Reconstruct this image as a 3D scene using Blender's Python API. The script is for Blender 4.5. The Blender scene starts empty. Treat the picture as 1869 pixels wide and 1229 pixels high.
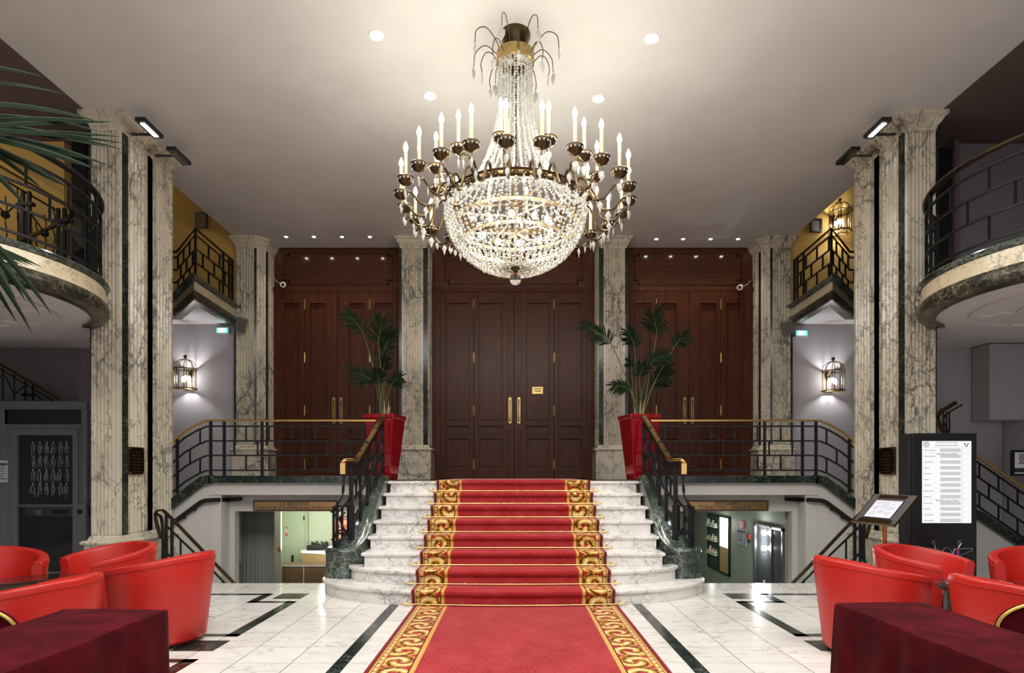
import bpy, bmesh, math, random
from mathutils import Vector, Matrix
random.seed(7)
S = bpy.context.scene
COL = S.collection
PI = math.pi
# ---------------------------------------------------------------- camera
F, HX, HY, EYE = 1088.0, 937.0, 866.0, 1.375      # focal length in px, vanishing point, eye height
cam_d = bpy.data.cameras.new('camera'); cam = bpy.data.objects.new('camera', cam_d); COL.objects.link(cam)
cam.location = (0, 0, EYE); cam.rotation_euler = (PI/2, 0, 0)
cam_d.sensor_width = 36; cam_d.lens = F/1869*36
cam_d.shift_x = -(HX-934.5)/1869; cam_d.shift_y = (HY-614.5)/1869
cam_d.clip_start = 0.05
S.camera = cam
def P(px, py, y): return Vector(((px-HX)*y/F, y, EYE-(py-HY)*y/F))     # a point y metres away
def PX(px, y): return (px-HX)*y/F
def PZ(py, y): return EYE-(py-HY)*y/F
# ---------------------------------------------------------------- world, exposure, big lights
w = bpy.data.worlds.new('world'); S.world = w; w.use_nodes = True
w.node_tree.nodes['Background'].inputs[0].default_value = (0.85, 0.86, 0.90, 1)
w.node_tree.nodes['Background'].inputs[1].default_value = 0.5
S.view_settings.view_transform = 'Standard'; S.view_settings.look = 'None'
S.view_settings.exposure = 0.08; S.view_settings.gamma = 1.0
try: S.view_settings.use_curve_mapping = False
except Exception: pass
def area(name, loc, rot, sx, sy, power, color):
    d = bpy.data.lights.new(name, 'AREA'); d.shape = 'RECTANGLE'; d.size = sx; d.size_y = sy
    d.energy = power; d.color = color
    o = bpy.data.objects.new(name, d); o.location = loc; o.rotation_euler = rot; COL.objects.link(o); return o
def point(name, loc, power, color, r=0.03):
    d = bpy.data.lights.new(name, 'POINT'); d.energy = power; d.color = color; d.shadow_soft_size = r
    o = bpy.data.objects.new(name, d); o.location = loc; COL.objects.link(o); return o
def spot(name, loc, power, color, ang=1.6, blend=.6, rot=(0,0,0), r=.03):
    d = bpy.data.lights.new(name, 'SPOT'); d.energy = power; d.color = color; d.spot_size = ang; d.spot_blend = blend
    d.shadow_soft_size = r
    o = bpy.data.objects.new(name, d); o.location = loc; o.rotation_euler = rot; COL.objects.link(o); return o
# daylight through the glazed street front behind the camera
area('entrance_daylight', (0, -5.4, 2.9), (PI/2, 0, 0), 13, 4.6, 120, (1.0, 0.99, 0.98))
area('lobby_ceiling_light', (0, 1.6, 5.6), (0, 0, 0), 9, 4, 620, (1.0, 0.985, 0.96))
WARM = (1.0, 0.95, 0.83)
# ---------------------------------------------------------------- levels
CZ = 5.73      # ceiling
LZ = 1.28      # landing
YD = 11.49     # wall of the doors
XW = 5.12      # where the high ceiling ends at the sides
# ---------------------------------------------------------------- mesh helpers
class MB:
    def __init__(s): s.v=[]; s.f=[]; s.m=[]; s.uv={}
    def add(s, vs, fs, m=0):
        n=len(s.v); s.v.extend([tuple(p) for p in vs]); s.f.extend([tuple(i+n for i in f) for f in fs]); s.m.extend([m]*len(fs)); return s
    def box(s, a, b, m=0):
        x0,y0,z0=[min(a[i],b[i]) for i in range(3)]; x1,y1,z1=[max(a[i],b[i]) for i in range(3)]
        return s.add([(x0,y0,z0),(x1,y0,z0),(x1,y1,z0),(x0,y1,z0),(x0,y0,z1),(x1,y0,z1),(x1,y1,z1),(x0,y1,z1)],
              [(0,3,2,1),(4,5,6,7),(0,1,5,4),(1,2,6,5),(2,3,7,6),(3,0,4,7)], m)
    def prism(s, poly, z0, z1, m=0):            # polygon in x,y extruded along z
        n=len(poly); vs=[(x,y,z0) for x,y in poly]+[(x,y,z1) for x,y in poly]
        return s.add(vs,[tuple(range(n))[::-1],tuple(range(n,2*n))]+[(i,(i+1)%n,n+(i+1)%n,n+i) for i in range(n)],m)
    def prism_y(s, poly, y0, y1, m=0):          # polygon in x,z extruded along y
        n=len(poly); vs=[(x,y0,z) for x,z in poly]+[(x,y1,z) for x,z in poly]
        return s.add(vs,[tuple(range(n)),tuple(range(n,2*n))[::-1]]+[(i,n+i,n+(i+1)%n,(i+1)%n) for i in range(n)],m)
    def lathe(s, prof, c=(0,0,0), n=24, m=0, a0=0, a1=2*PI):
        full=abs(a1-a0-2*PI)<1e-6; k=n if full else n+1; vs=[]
        for r,z in prof:
            for i in range(k):
                a=a0+(a1-a0)*i/n; vs.append((c[0]+r*math.cos(a),c[1]+r*math.sin(a),c[2]+z))
        fs=[]
        for j in range(len(prof)-1):
            for i in range(n):
                i2=(i+1)%k; fs.append((j*k+i,j*k+i2,(j+1)*k+i2,(j+1)*k+i))
        if full and (abs(prof[0][0]-prof[-1][0])+abs(prof[0][1]-prof[-1][1])>1e-6):
            if prof[0][0]>1e-4: fs.append(tuple(range(k))[::-1])
            if prof[-1][0]>1e-4: fs.append(tuple(range((len(prof)-1)*k,len(prof)*k)))
        return s.add(vs,fs,m)
    def tube(s, path, r, n=8, m=0, flat=None, closed=False):   # round tube; flat=(w,h) gives a rectangular bar
        P_=[Vector(p) for p in path]; N=len(P_); vs=[]; up=Vector((0,0,1))
        for i,p in enumerate(P_):
            if closed: t=(P_[(i+1)%N]-P_[i-1])
            else: t=(P_[min(i+1,N-1)]-P_[max(i-1,0)])
            t=t.normalized() if t.length>1e-9 else Vector((1,0,0))
            a=t.cross(up)
            if a.length<0.05: a=t.cross(Vector((0,1,0)))
            a.normalize(); b=a.cross(t).normalized()
            rr=r[i] if isinstance(r,(list,tuple)) else r
            if flat:
                w_,h_=flat
                for u,v in ((-1,-1),(1,-1),(1,1),(-1,1)): vs.append(p+a*u*w_/2+b*v*h_/2)
            else:
                for k in range(n):
                    q=2*PI*k/n+(PI/n if n==4 else 0); vs.append(p+a*math.cos(q)*rr+b*math.sin(q)*rr)
        n=4 if flat else n; fs=[]
        for i in range(N if closed else N-1):
            j=(i+1)%N
            for k in range(n): fs.append((i*n+k,i*n+(k+1)%n,j*n+(k+1)%n,j*n+k))
        if not closed: fs+= [tuple(range(n))[::-1],tuple(range((N-1)*n,N*n))]
        return s.add(vs,fs,m)
    def ball(s, c, r, m=0, seg=10, sc=(1,1,1)):
        prof=[(r*math.sin(PI*i/(seg//2+1)),-r*math.cos(PI*i/(seg//2+1))) for i in range(seg//2+2)]
        vs=[];fs=[]; k=seg
        vs.append((c[0],c[1],c[2]-r*sc[2]))
        for (rr,z) in prof[1:-1]:
            for i in range(k): vs.append((c[0]+rr*sc[0]*math.cos(2*PI*i/k),c[1]+rr*sc[1]*math.sin(2*PI*i/k),c[2]+z*sc[2]))
        vs.append((c[0],c[1],c[2]+r*sc[2])); L=len(prof)-2
        for i in range(k): fs.append((0,1+(i+1)%k,1+i))
        for j in range(L-1):
            for i in range(k): fs.append((1+j*k+i,1+j*k+(i+1)%k,1+(j+1)*k+(i+1)%k,1+(j+1)*k+i))
        e=len(vs)-1
        for i in range(k): fs.append((e,1+(L-1)*k+i,1+(L-1)*k+(i+1)%k))
        return s.add(vs,fs,m)
def build(name, mb, mats, parent=None, smooth=None, bevel=0, local=False, recalc=True):
    me=bpy.data.meshes.new(name); me.from_pydata(mb.v,[],mb.f)
    if not isinstance(mats,(list,tuple)): mats=[mats]
    for m in mats: me.materials.append(m)
    for p,mi in zip(me.polygons,mb.m): p.material_index=mi
    if recalc:
        bm=bmesh.new(); bm.from_mesh(me); bmesh.ops.recalc_face_normals(bm,faces=bm.faces); bm.to_mesh(me); bm.free()
    if smooth is not None:
        me.shade_smooth()
        try: me.set_sharp_from_angle(angle=math.radians(smooth))
        except Exception: pass
    o=bpy.data.objects.new(name,me); COL.objects.link(o)
    if bevel:
        b=o.modifiers.new('bevel','BEVEL'); b.width=bevel; b.segments=2; b.limit_method='ANGLE'; b.angle_limit=math.radians(40)
    if parent:
        o.parent=parent
        if parent.type=='EMPTY' and not local: o.matrix_parent_inverse=Matrix.Translation(-parent.location)
    return o
def tag(o,label=None,cat=None,group=None,kind=None):
    if label: o['label']=label
    if cat: o['category']=cat
    if group: o['group']=group
    if kind: o['kind']=kind
    return o
def thing(name,loc,label,cat,group=None,rz=0,kind=None):
    o=bpy.data.objects.new(name,None); o.empty_display_size=.1; COL.objects.link(o); o.location=loc; o.rotation_euler=(0,0,rz)
    return tag(o,label,cat,group,kind)
def copy_tree(o,parent=None):
    c=o.copy(); COL.objects.link(c); c.parent=parent
    for ch in list(o.children): copy_tree(ch,c)
    return c
def struct(name,mb,mats,**k):
    o=build(name,mb,mats,**k); o['kind']='structure'; return o
def text(name,s,size,loc,mat,parent=None,rot=(PI/2,0,0),align='CENTER',ext=.001,sx=1.0,local=False):
    cu=bpy.data.curves.new(name,'FONT'); cu.body=s; cu.size=size; cu.align_x=align; cu.align_y='CENTER'; cu.extrude=ext
    t=bpy.data.objects.new(name,cu); COL.objects.link(t)
    dg=bpy.context.evaluated_depsgraph_get(); dg.update()
    me=bpy.data.meshes.new_from_object(t.evaluated_get(dg)); bpy.data.objects.remove(t)
    me.materials.clear(); me.materials.append(mat)
    o=bpy.data.objects.new(name,me); COL.objects.link(o)
    M=Matrix.Translation(loc)@__import__('mathutils').Euler(rot).to_matrix().to_4x4()@Matrix.Diagonal((sx,1,1,1))
    me.transform(M)
    if parent:
        o.parent=parent
        if parent.type=='EMPTY' and not local: o.matrix_parent_inverse=Matrix.Translation(-parent.location)
    return o
def catmull(pts,n=8,closed=False):
    P_=[Vector(p) for p in pts]; out=[]; N=len(P_)
    for i in range(N if closed else N-1):
        p0=P_[i-1] if (i>0 or closed) else P_[0]*2-P_[1]
        p1=P_[i]; p2=P_[(i+1)%N]
        p3=P_[(i+2)%N] if (i+2<N or closed) else P_[-1]*2-P_[-2]
        for k in range(n):
            t=k/n; out.append(.5*((2*p1)+(p2-p0)*t+(2*p0-5*p1+4*p2-p3)*t*t+(3*p1-p0-3*p2+p3)*t**3))
    if not closed: out.append(P_[-1])
    return out
# ---------------------------------------------------------------- materials
def mat(name,col=(.5,.5,.5),rough=.5,metal=0,spec=.5,emit=None,es=0,trans=0,alpha=1,coat=0,ior=None,sheen=0):
    m=bpy.data.materials.new(name); m.use_nodes=True; b=m.node_tree.nodes['Principled BSDF']
    b.inputs['Base Color'].default_value=(*col,1); b.inputs['Roughness'].default_value=rough; b.inputs['Metallic'].default_value=metal
    b.inputs['Specular IOR Level'].default_value=spec; b.inputs['Transmission Weight'].default_value=trans
    b.inputs['Coat Weight'].default_value=coat; b.inputs['Coat Roughness'].default_value=.08
    b.inputs['Sheen Weight'].default_value=sheen
    if ior: b.inputs['IOR'].default_value=ior
    if emit: b.inputs['Emission Color'].default_value=(*emit,1); b.inputs['Emission Strength'].default_value=es
    b.inputs['Alpha'].default_value=alpha
    return m
class NT:
    def __init__(s,m): s.m=m; s.t=m.node_tree; s.b=s.t.nodes['Principled BSDF']
    def n(s,ty,**k):
        o=s.t.nodes.new(ty)
        for a,v in k.items(): setattr(o,a,v)
        return o
    def lk(s,a,b): s.t.links.new(a,b)
    def val(s,x,inp):
        if hasattr(x,'is_linked') or hasattr(x,'links'): s.lk(x,inp)
        else: inp.default_value=x
    def math(s,op,a,b=0.0,c=None,clamp=False):
        o=s.n('ShaderNodeMath',operation=op); o.use_clamp=clamp
        s.val(a,o.inputs[0]); s.val(b,o.inputs[1])
        if c is not None: s.val(c,o.inputs[2])
        return o.outputs[0]
    def mix(s,f,a,b,bt='MIX'):
        o=s.n('ShaderNodeMix',data_type='RGBA',blend_type=bt)
        s.val(f,o.inputs[0]); 
        for x,i in ((a,6),(b,7)):
            if isinstance(x,(tuple,list)): o.inputs[i].default_value=(*x,1) if len(x)==3 else x
            else: s.lk(x,o.inputs[i])
        return o.outputs[2]
    def coord(s,kind='Object'): return s.n('ShaderNodeTexCoord').outputs[kind]
    def mapping(s,v,scale=(1,1,1),loc=(0,0,0),rot=(0,0,0)):
        o=s.n('ShaderNodeMapping'); s.lk(v,o.inputs[0]); o.inputs['Scale'].default_value=scale; o.inputs['Location'].default_value=loc; o.inputs['Rotation'].default_value=rot
        return o.outputs[0]
    def noise(s,v,scale=5,detail=4,rough=.5,dist=0):
        o=s.n('ShaderNodeTexNoise'); s.lk(v,o.inputs['Vector']); o.inputs['Scale'].default_value=scale; o.inputs['Detail'].default_value=detail
        o.inputs['Roughness'].default_value=rough; o.inputs['Distortion'].default_value=dist; return o
    def ramp(s,f,stops,interp='LINEAR'):
        o=s.n('ShaderNodeValToRGB'); s.lk(f,o.inputs[0]); e=o.color_ramp.elements; o.color_ramp.interpolation=interp
        while len(e)<len(stops): e.new(.5)
        for q,(p,c) in zip(e,stops): q.position=p; q.color=(*c,1) if len(c)==3 else c
        return o.outputs[0]
    def maprange(s,f,a,b,c=0,d=1):
        o=s.n('ShaderNodeMapRange'); s.lk(f,o.inputs[0])
        for i,x in zip((1,2,3,4),(a,b,c,d)): o.inputs[i].default_value=x
        return o.outputs[0]
    def vein(s,v,scale,width,warp=.35,seed=0):
        nz=s.noise(v,scale*.9,5,.65).outputs['Color']
        sub=s.n('ShaderNodeVectorMath',operation='SUBTRACT'); s.lk(nz,sub.inputs[0]); sub.inputs[1].default_value=(.5,.5,.5)
        sc=s.n('ShaderNodeVectorMath',operation='SCALE'); s.lk(sub.outputs[0],sc.inputs[0]); sc.inputs['Scale'].default_value=warp*4/scale
        ad=s.n('ShaderNodeVectorMath',operation='ADD'); s.lk(v,ad.inputs[0]); s.lk(sc.outputs[0],ad.inputs[1])
        vo=s.n('ShaderNodeTexVoronoi',feature='DISTANCE_TO_EDGE'); s.lk(ad.outputs[0],vo.inputs['Vector']); vo.inputs['Scale'].default_value=scale
        return s.maprange(vo.outputs[0],0,width,1,0)
    def bump(s,h,strength=.3,dist=.01):
        o=s.n('ShaderNodeBump'); s.lk(h,o.inputs['Height']); o.inputs['Strength'].default_value=strength; o.inputs['Distance'].default_value=dist
        s.lk(o.outputs[0],s.b.inputs['Normal'])
def marble(name,base,base2,veinc,scale=4,width=.06,rough=.2,stretch=(1,1,.6),amount=.85,second=True,maskthr=(.42,.6),rot=(0.3,0.2,0.5)):
    m=mat(name,base,rough); t=NT(m); v=t.mapping(t.coord(),stretch,rot=rot)
    cloud=t.noise(v,1.6,4,.6).outputs[0]
    c=t.mix(t.maprange(cloud,.35,.7),base,base2)
    mk=t.maprange(t.noise(t.mapping(v,loc=(7,3,1)),1.3*scale/4,3,.5).outputs[0],*maskthr)
    v1=t.math('MULTIPLY',t.math('MULTIPLY',t.vein(v,scale,width),mk),amount)
    c=t.mix(v1,c,veinc)
    if second:
        v2=t.math('MULTIPLY',t.vein(t.mapping(v,loc=(3,9,4)),scale*2.3,width*1.3,.5),t.math('MULTIPLY',mk,amount*.6))
        c=t.mix(v2,c,veinc)
        v3=t.math('MULTIPLY',t.vein(t.mapping(v,loc=(5,1,8)),scale*.45,width*.5,.6),amount*.7)
        c=t.mix(v3,c,veinc)
    t.lk(c,t.b.inputs['Base Color']); t.b.inputs['Roughness'].default_value=rough
    return m
M={}
M['cream']=marble('cream_marble',(.66,.60,.47),(.50,.455,.36),(.075,.07,.065),4.2,.07,.2,amount=.85,maskthr=(.42,.60))
M['cream_band']=marble('honey_marble',(.74,.65,.46),(.62,.54,.38),(.14,.14,.12),4,.045,.22,amount=.8,stretch=(1,1,1))
M['green']=marble('dark_green_marble',(.006,.010,.008),(.018,.028,.023),(.30,.36,.31),7,.035,.15,amount=.45,stretch=(1,1,1),maskthr=(.45,.75))
M['verde']=marble('green_grey_marble',(.020,.034,.026),(.065,.088,.074),(.42,.46,.42),6,.05,.12,amount=.55,stretch=(1,1,1),maskthr=(.4,.7))
M['portoro']=marble('gold_veined_black_marble',(.010,.010,.009),(.025,.025,.020),(.36,.31,.19),8,.06,.32,amount=.6,stretch=(1,1,1),maskthr=(.4,.65))
M['step']=marble('white_marble',(.83,.81,.77),(.70,.68,.66),(.16,.16,.16),3.4,.06,.25,amount=.75,stretch=(1,1,1.3),maskthr=(.42,.62))
M['iron']=mat('black_iron',(.008,.008,.009),.45,0,.3)
M['brass']=mat('polished_brass',(.78,.52,.20),.2,1)
M['gold']=mat('pale_gold',(.85,.66,.36),.25,1)
M['bronze']=mat('dark_bronze',(.10,.068,.034),.3,1); M['antique']=mat('antique_brass',(.42,.30,.12),.3,1)
M['black']=mat('satin_black',(.008,.008,.009),.35)
M['white']=mat('white_paint',(.8,.8,.8),.5)
M['plaster']=mat('grey_plaster',(.40,.385,.40),.8)
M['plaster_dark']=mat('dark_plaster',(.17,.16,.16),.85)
M['brownwall']=mat('brown_plaster',(.11,.075,.07),.85)
M['yellow']=mat('yellow_plaster',(.66,.42,.11),.8)
M['underwall']=mat('pale_plaster',(.50,.49,.46),.75)
M['greenwall']=mat('pale_green_paint',(.50,.56,.40),.6)
M['greygreen']=mat('grey_green_paint',(.24,.27,.22),.6)
M['glass']=mat('clear_glass',(1,1,1),.02,trans=1,ior=1.45)
M['paper']=mat('paper',(.75,.75,.75),.7)
M['ink']=mat('ink',(.03,.03,.03),.7)
M['redpot']=mat('glossy_red_lacquer',(.24,.003,.009),.10,coat=1)
M['soil']=mat('soil',(.05,.03,.02),.9)
M['leaf']=mat('palm_leaf',(.008,.019,.007),.7,spec=.12)
M['stem']=mat('palm_stem',(.07,.10,.03),.5)
M['husk']=mat('palm_husk',(.33,.24,.13),.8)
def em(name,col,s): return mat(name,(.04,.04,.04),.4,emit=col,es=s)
M['bulb']=em('glowing_body',(1,.93,.80),60)
M['led']=em('led_panel',(.85,.9,1),14)
M['spotlit']=em('lit_spot_lens',(1,.95,.85),30)
# ceiling
m=mat('ceiling_paint',(.66,.64,.59),.75); M['ceil']=m
t=NT(m); n1=t.noise(t.coord(),1.2,5,.6); t.lk(t.mix(t.maprange(n1.outputs[0],.35,.7),(.66,.655,.64),(.60,.595,.58)),t.b.inputs['Base Color'])
# leather
m=mat('red_leather',(.62,.026,.018),.38,spec=.5); M['leather']=m
t=NT(m); n1=t.noise(t.coord(),260,3,.6); t.bump(n1.outputs[0],.12,.002)
n2=t.noise(t.coord(),4,3,.5); t.lk(t.mix(n2.outputs[0],(.52,.019,.013),(.40,.013,.009)),t.b.inputs['Base Color'])
m=mat('burgundy_velvet',(.07,.003,.006),.9,spec=.05,sheen=.02); M['velvet']=m
t=NT(m); n1=t.noise(t.coord(),5,5,.65,1.2); t.lk(t.mix(t.maprange(n1.outputs[0],.4,.7),(.042,.0015,.004),(.085,.004,.008)),t.b.inputs['Base Color'])
# wood
def wood(name,a,b,sc=(7,7,.6),rough=.3,coat=.5):
    m=mat(name,a,rough,coat=coat); t=NT(m); v=t.mapping(t.coord(),sc)
    n1=t.noise(v,3,6,.6,.8); c=t.mix(t.maprange(n1.outputs[0],.3,.72),a,b); t.lk(c,t.b.inputs['Base Color'])
    return m
M['wood']=wood('mahogany',(.095,.027,.010),(.042,.011,.005),rough=.36,coat=.0); M['wood'].node_tree.nodes['Principled BSDF'].inputs['Specular IOR Level'].default_value=.22
M['woodup']=wood('mahogany_upper',(.105,.034,.012),(.058,.018,.007),(.8,7,7),rough=.12,coat=.35)
M['woodlow']=wood('brown_laminate',(.17,.10,.05),(.12,.07,.035),rough=.4,coat=.1)
M['oak']=wood('light_oak',(.42,.28,.14),(.34,.22,.11),rough=.4,coat=.1)
M['tabletop']=mat('dark_table',(.03,.016,.012),.2,coat=.5)
# crystal
m=mat('crystal',(.70,.70,.66),.05,ior=1.5); M['crystal']=m
t=NT(m); di=t.n('ShaderNodeBsdfTranslucent'); di.inputs[0].default_value=(.62,.62,.58,1); mx=t.n('ShaderNodeMixShader'); mx.inputs[0].default_value=.38
t.lk(t.b.outputs[0],mx.inputs[1]); t.lk(di.outputs[0],mx.inputs[2]); t.lk(mx.outputs[0],t.t.nodes['Material Output'].inputs[0])
# tiled floor
def floor_mat():
    m=mat('marble_tiles',(.8,.8,.78),.16); t=NT(m); co=t.coord(); T=.411
    sep=t.n('ShaderNodeSeparateXYZ'); t.lk(co,sep.inputs[0])
    fx=t.math('DIVIDE',t.math('ADD',sep.outputs[0],-.03-1.64+T*20),T); fy=t.math('DIVIDE',t.math('ADD',sep.outputs[1],-4.337+T*30),T)
    dx=t.math('ABSOLUTE',t.math('SUBTRACT',t.math('FRACT',fx),.5)); dy=t.math('ABSOLUTE',t.math('SUBTRACT',t.math('FRACT',fy),.5))
    gx=t.math('GREATER_THAN',dx,.5-.0085); gy=t.math('GREATER_THAN',dy,.5-.006)
    g=t.math('MAXIMUM',gx,t.math('MULTIPLY',gy,.7))
    comb=t.n('ShaderNodeCombineXYZ'); t.lk(t.math('FLOOR',fx),comb.inputs[0]); t.lk(t.math('FLOOR',fy),comb.inputs[1])
    wn=t.n('ShaderNodeTexWhiteNoise',noise_dimensions='3D'); t.lk(comb.outputs[0],wn.inputs['Vector'])
    sc=t.n('ShaderNodeVectorMath',operation='SCALE'); t.lk(wn.outputs['Color'],sc.inputs[0]); sc.inputs['Scale'].default_value=30
    ad=t.n('ShaderNodeVectorMath',operation='ADD'); t.lk(co,ad.inputs[0]); t.lk(sc.outputs[0],ad.inputs[1])
    v=t.mapping(ad.outputs[0],(1.1,2.6,1),rot=(0,0,.35))
    vn=t.math('MULTIPLY',t.vein(v,3.2,.07,.5),t.maprange(t.noise(v,2.2,3,.5).outputs[0],.42,.68))
    c=t.mix(t.math('MULTIPLY',wn.outputs['Value'],.6),(.80,.785,.74),(.70,.68,.65))
    c=t.mix(t.maprange(t.noise(v,3,5,.6).outputs[0],.45,.75,0,.5),c,(.62,.60,.56))
    c=t.mix(t.math('MULTIPLY',vn,.75),c,(.27,.24,.20)); c=t.mix(t.math('MULTIPLY',g,.9),c,(.14,.13,.10))
    t.lk(c,t.b.inputs['Base Color']); return m
M['floor']=floor_mat()
def carpet_mat(W=1.06):
    m=mat('red_carpet_with_gold_border',(.5,.03,.04),.95,spec=.1,sheen=.9); m.node_tree.nodes['Principled BSDF'].inputs['Sheen Tint'].default_value=(1,.42,.42,1); m.node_tree.nodes['Principled BSDF'].inputs['Sheen Roughness'].default_value=.35; t=NT(m); uv=t.coord('UV')
    sep=t.n('ShaderNodeSeparateXYZ'); t.lk(uv,sep.inputs[0]); u=sep.outputs[0]; v=sep.outputs[1]
    au=t.math('ABSOLUTE',u); e=t.math('SUBTRACT',W,au)      # distance from the edge
    sgn=t.math('SIGN',u)
    # plain red field with streaks along the runner
    st=t.noise(t.mapping(uv,(90,6,1)),2,4,.7).outputs[0]; cl=t.noise(t.mapping(uv,(2.2,1.6,1)),2,4,.6).outputs[0]
    red=t.mix(t.maprange(st,.38,.64),(.46,.036,.040),(.20,.010,.012)); red=t.mix(t.maprange(cl,.42,.68,0,.55),red,(.45,.055,.058))
    # scroll border
    per=.52; bw=.21
    eu=t.math('DIVIDE',t.math('SUBTRACT',e,.09),bw)          # 0 outer .. 1 inner
    def swirl(off,cx,kk,flip):
        vv=t.math('SUBTRACT',t.math('FRACT',t.math('ADD',t.math('DIVIDE',v,per),off)),.5)
        dy=t.math('MULTIPLY',vv,per/bw); dx=t.math('SUBTRACT',eu,cx)
        r=t.math('SQRT',t.math('ADD',t.math('MULTIPLY',dx,dx),t.math('MULTIPLY',dy,dy)))
        th=t.math('MULTIPLY',t.math('ARCTAN2',dy,dx),flip)
        return t.math('SINE',t.math('ADD',t.math('MULTIPLY',r,kk),t.math('MULTIPLY',th,2.0))),r,th,dx,dy
    s1,r1,th1,dx1,dy1=swirl(0,.42,13,1); s2,r2,th2,dx2,dy2=swirl(.5,.55,13,-1)
    near1=t.math('LESS_THAN',r1,r2); s=t.math('ADD',t.math('MULTIPLY',s1,near1),t.math('MULTIPLY',s2,t.math('SUBTRACT',1,near1)))
    nz=t.noise(t.mapping(uv,(14,14,1)),2,3,.6).outputs[0]; s=t.math('ADD',s,t.math('MULTIPLY',t.math('SUBTRACT',nz,.5),3.2))
    scr=t.ramp(t.maprange(s,-1,1),[(.0,(.10,.03,.01)),(.13,(.20,.085,.015)),(.24,(.48,.25,.04)),(.55,(.66,.40,.07)),(.82,(.72,.48,.12)),(.97,(.80,.68,.42))])
    # red gaps: triangles between the scrolls on the inner side
    rm=t.math('MINIMUM',r1,r2); gap=t.math('GREATER_THAN',t.math('ADD',rm,t.math('MULTIPLY',t.math('SUBTRACT',nz,.5),.22)),.66)
    eye1=t.math('LESS_THAN',t.math('ADD',t.math('ABSOLUTE',t.math('SUBTRACT',dx1,.12)),t.math('ABSOLUTE',dy1)),.20)
    eye2=t.math('LESS_THAN',t.math('ADD',t.math('ABSOLUTE',t.math('ADD',dx2,.05)),t.math('MULTIPLY',t.math('ABSOLUTE',dy2),1.6)),.17)
    gapc=t.math('MAXIMUM',gap,t.math('MAXIMUM',eye1,eye2))
    scr=t.mix(gapc,scr,(.42,.025,.035))
    # beads line
    bv=t.math('FRACT',t.math('DIVIDE',v,.085)); bead=t.mix(t.math('LESS_THAN',t.math('ABSOLUTE',t.math('SUBTRACT',bv,.5)),.40),(.12,.03,.02),(.72,.60,.32))
    def band(a,b): return t.math('MULTIPLY',t.math('GREATER_THAN',e,a),t.math('LESS_THAN',e,b))
    g=(.62,.33,.05); dk=(.10,.012,.012)
    c=red
    c=t.mix(band(-.1,.034),c,(.20,.010,.020)); c=t.mix(band(.024,.032),c,(.05,.006,.01)); c=t.mix(band(.034,.050),c,g); c=t.mix(band(.050,.055),c,dk)
    c=t.mix(band(.055,.074),c,bead); c=t.mix(band(.074,.090),c,g); c=t.mix(band(.088,.094),c,dk)
    c=t.mix(band(.094,.30),c,scr); c=t.mix(band(.30,.312),c,dk); c=t.mix(band(.312,.347),c,(.64,.38,.09))
    t.lk(c,t.b.inputs['Base Color']); t.bump(st,.15,.003); return m
M['carpet']=carpet_mat()
# ================================================================ THE SETTING
# floor: lobby plus side aisles; the stairwell opens beyond y 7.52
mb=MB(); mb.box((-9,-6,-.12),(9,7.52,0)); mb.box((-9,7.52,-.12),(-4.82,11.2,0)); mb.box((4.82,7.52,-.12),(9,11.2,0))
def inlay(x0,x1,y0,y1,m):
    for s in (1,-1):
        a,b=sorted((.03+s*x0,.03+s*x1)); mb.box((a,y0,-.01),(b,y1,.0012),m)
inlay(-1.33,-1.23,-5,6.3,1)
inlay(-9,-2.795,6.775,6.86,1); inlay(-2.89,-2.785,6.37,6.86,1); inlay(-2.89,-2.375,6.37,6.45,1); inlay(-2.475,-2.365,5.045,6.45,1); inlay(-9,-2.365,5.045,5.13,1)
inlay(-2.69,-2.38,6.57,6.87,2); inlay(-2.70,-2.365,4.63,4.925,2)
inlay(-9,-2.365,4.35,4.43,1); inlay(-2.475,-2.365,2.95,4.43,1); inlay(-9,-2.365,2.95,3.03,1)
for s in (1,-1):
    for k in range(4):      # pointed star left of the border
        a=k*PI/2; cx=.03+s*-3.5; cy=5.75
        q=[(cx+s*.6*math.cos(a),cy+.6*math.sin(a)),(cx+s*.11*math.cos(a+PI/2),cy+.11*math.sin(a+PI/2)),(cx+s*.11*math.cos(a-PI/2),cy+.11*math.sin(a-PI/2))]
        if s<0: q=q[::-1]
        mb.prism(q,-.01,.0012,1 if k%2 else 2)
floor_o=struct('floor',mb,[M['floor'],M['green'],M['portoro']])
struct('floor_landing',MB().box((-1.70,8.37,1.12),(1.70,8.62,LZ)).box((-4.24,8.62,1.12),(4.24,11.48,LZ)),M['wood'])
struct('floor_lower',MB().box((-9,7.4,-1.75),(9,13.2,-1.6)),M['greygreen'])
# ceiling of the hall; over the two rear side balconies it is open to a higher room
mb=MB(); mb.box((-XW,-6,CZ),(XW,YD+.2,CZ+.25)); mb.box((-9,-6,CZ),(-XW,7.95,CZ+.25),1); mb.box((XW,-6,CZ),(9,7.95,CZ+.25),1)
struct('ceiling',mb,[M['ceil'],M['brownwall']])
struct('ceiling_upper',MB().box((-9,7.95,7.2),(-XW,11.3,7.35)).box((XW,7.95,7.2),(9,11.3,7.35)),M['brownwall'])
mb=MB()
for s in (-1,1): mb.box((s*XW,7.95,CZ+.25),(s*(XW-.1),11.3,7.25)); mb.box((s*XW,7.8,CZ+.25),(s*9,7.95,7.25))
struct('wall_attic',mb,M['brownwall'])
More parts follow.
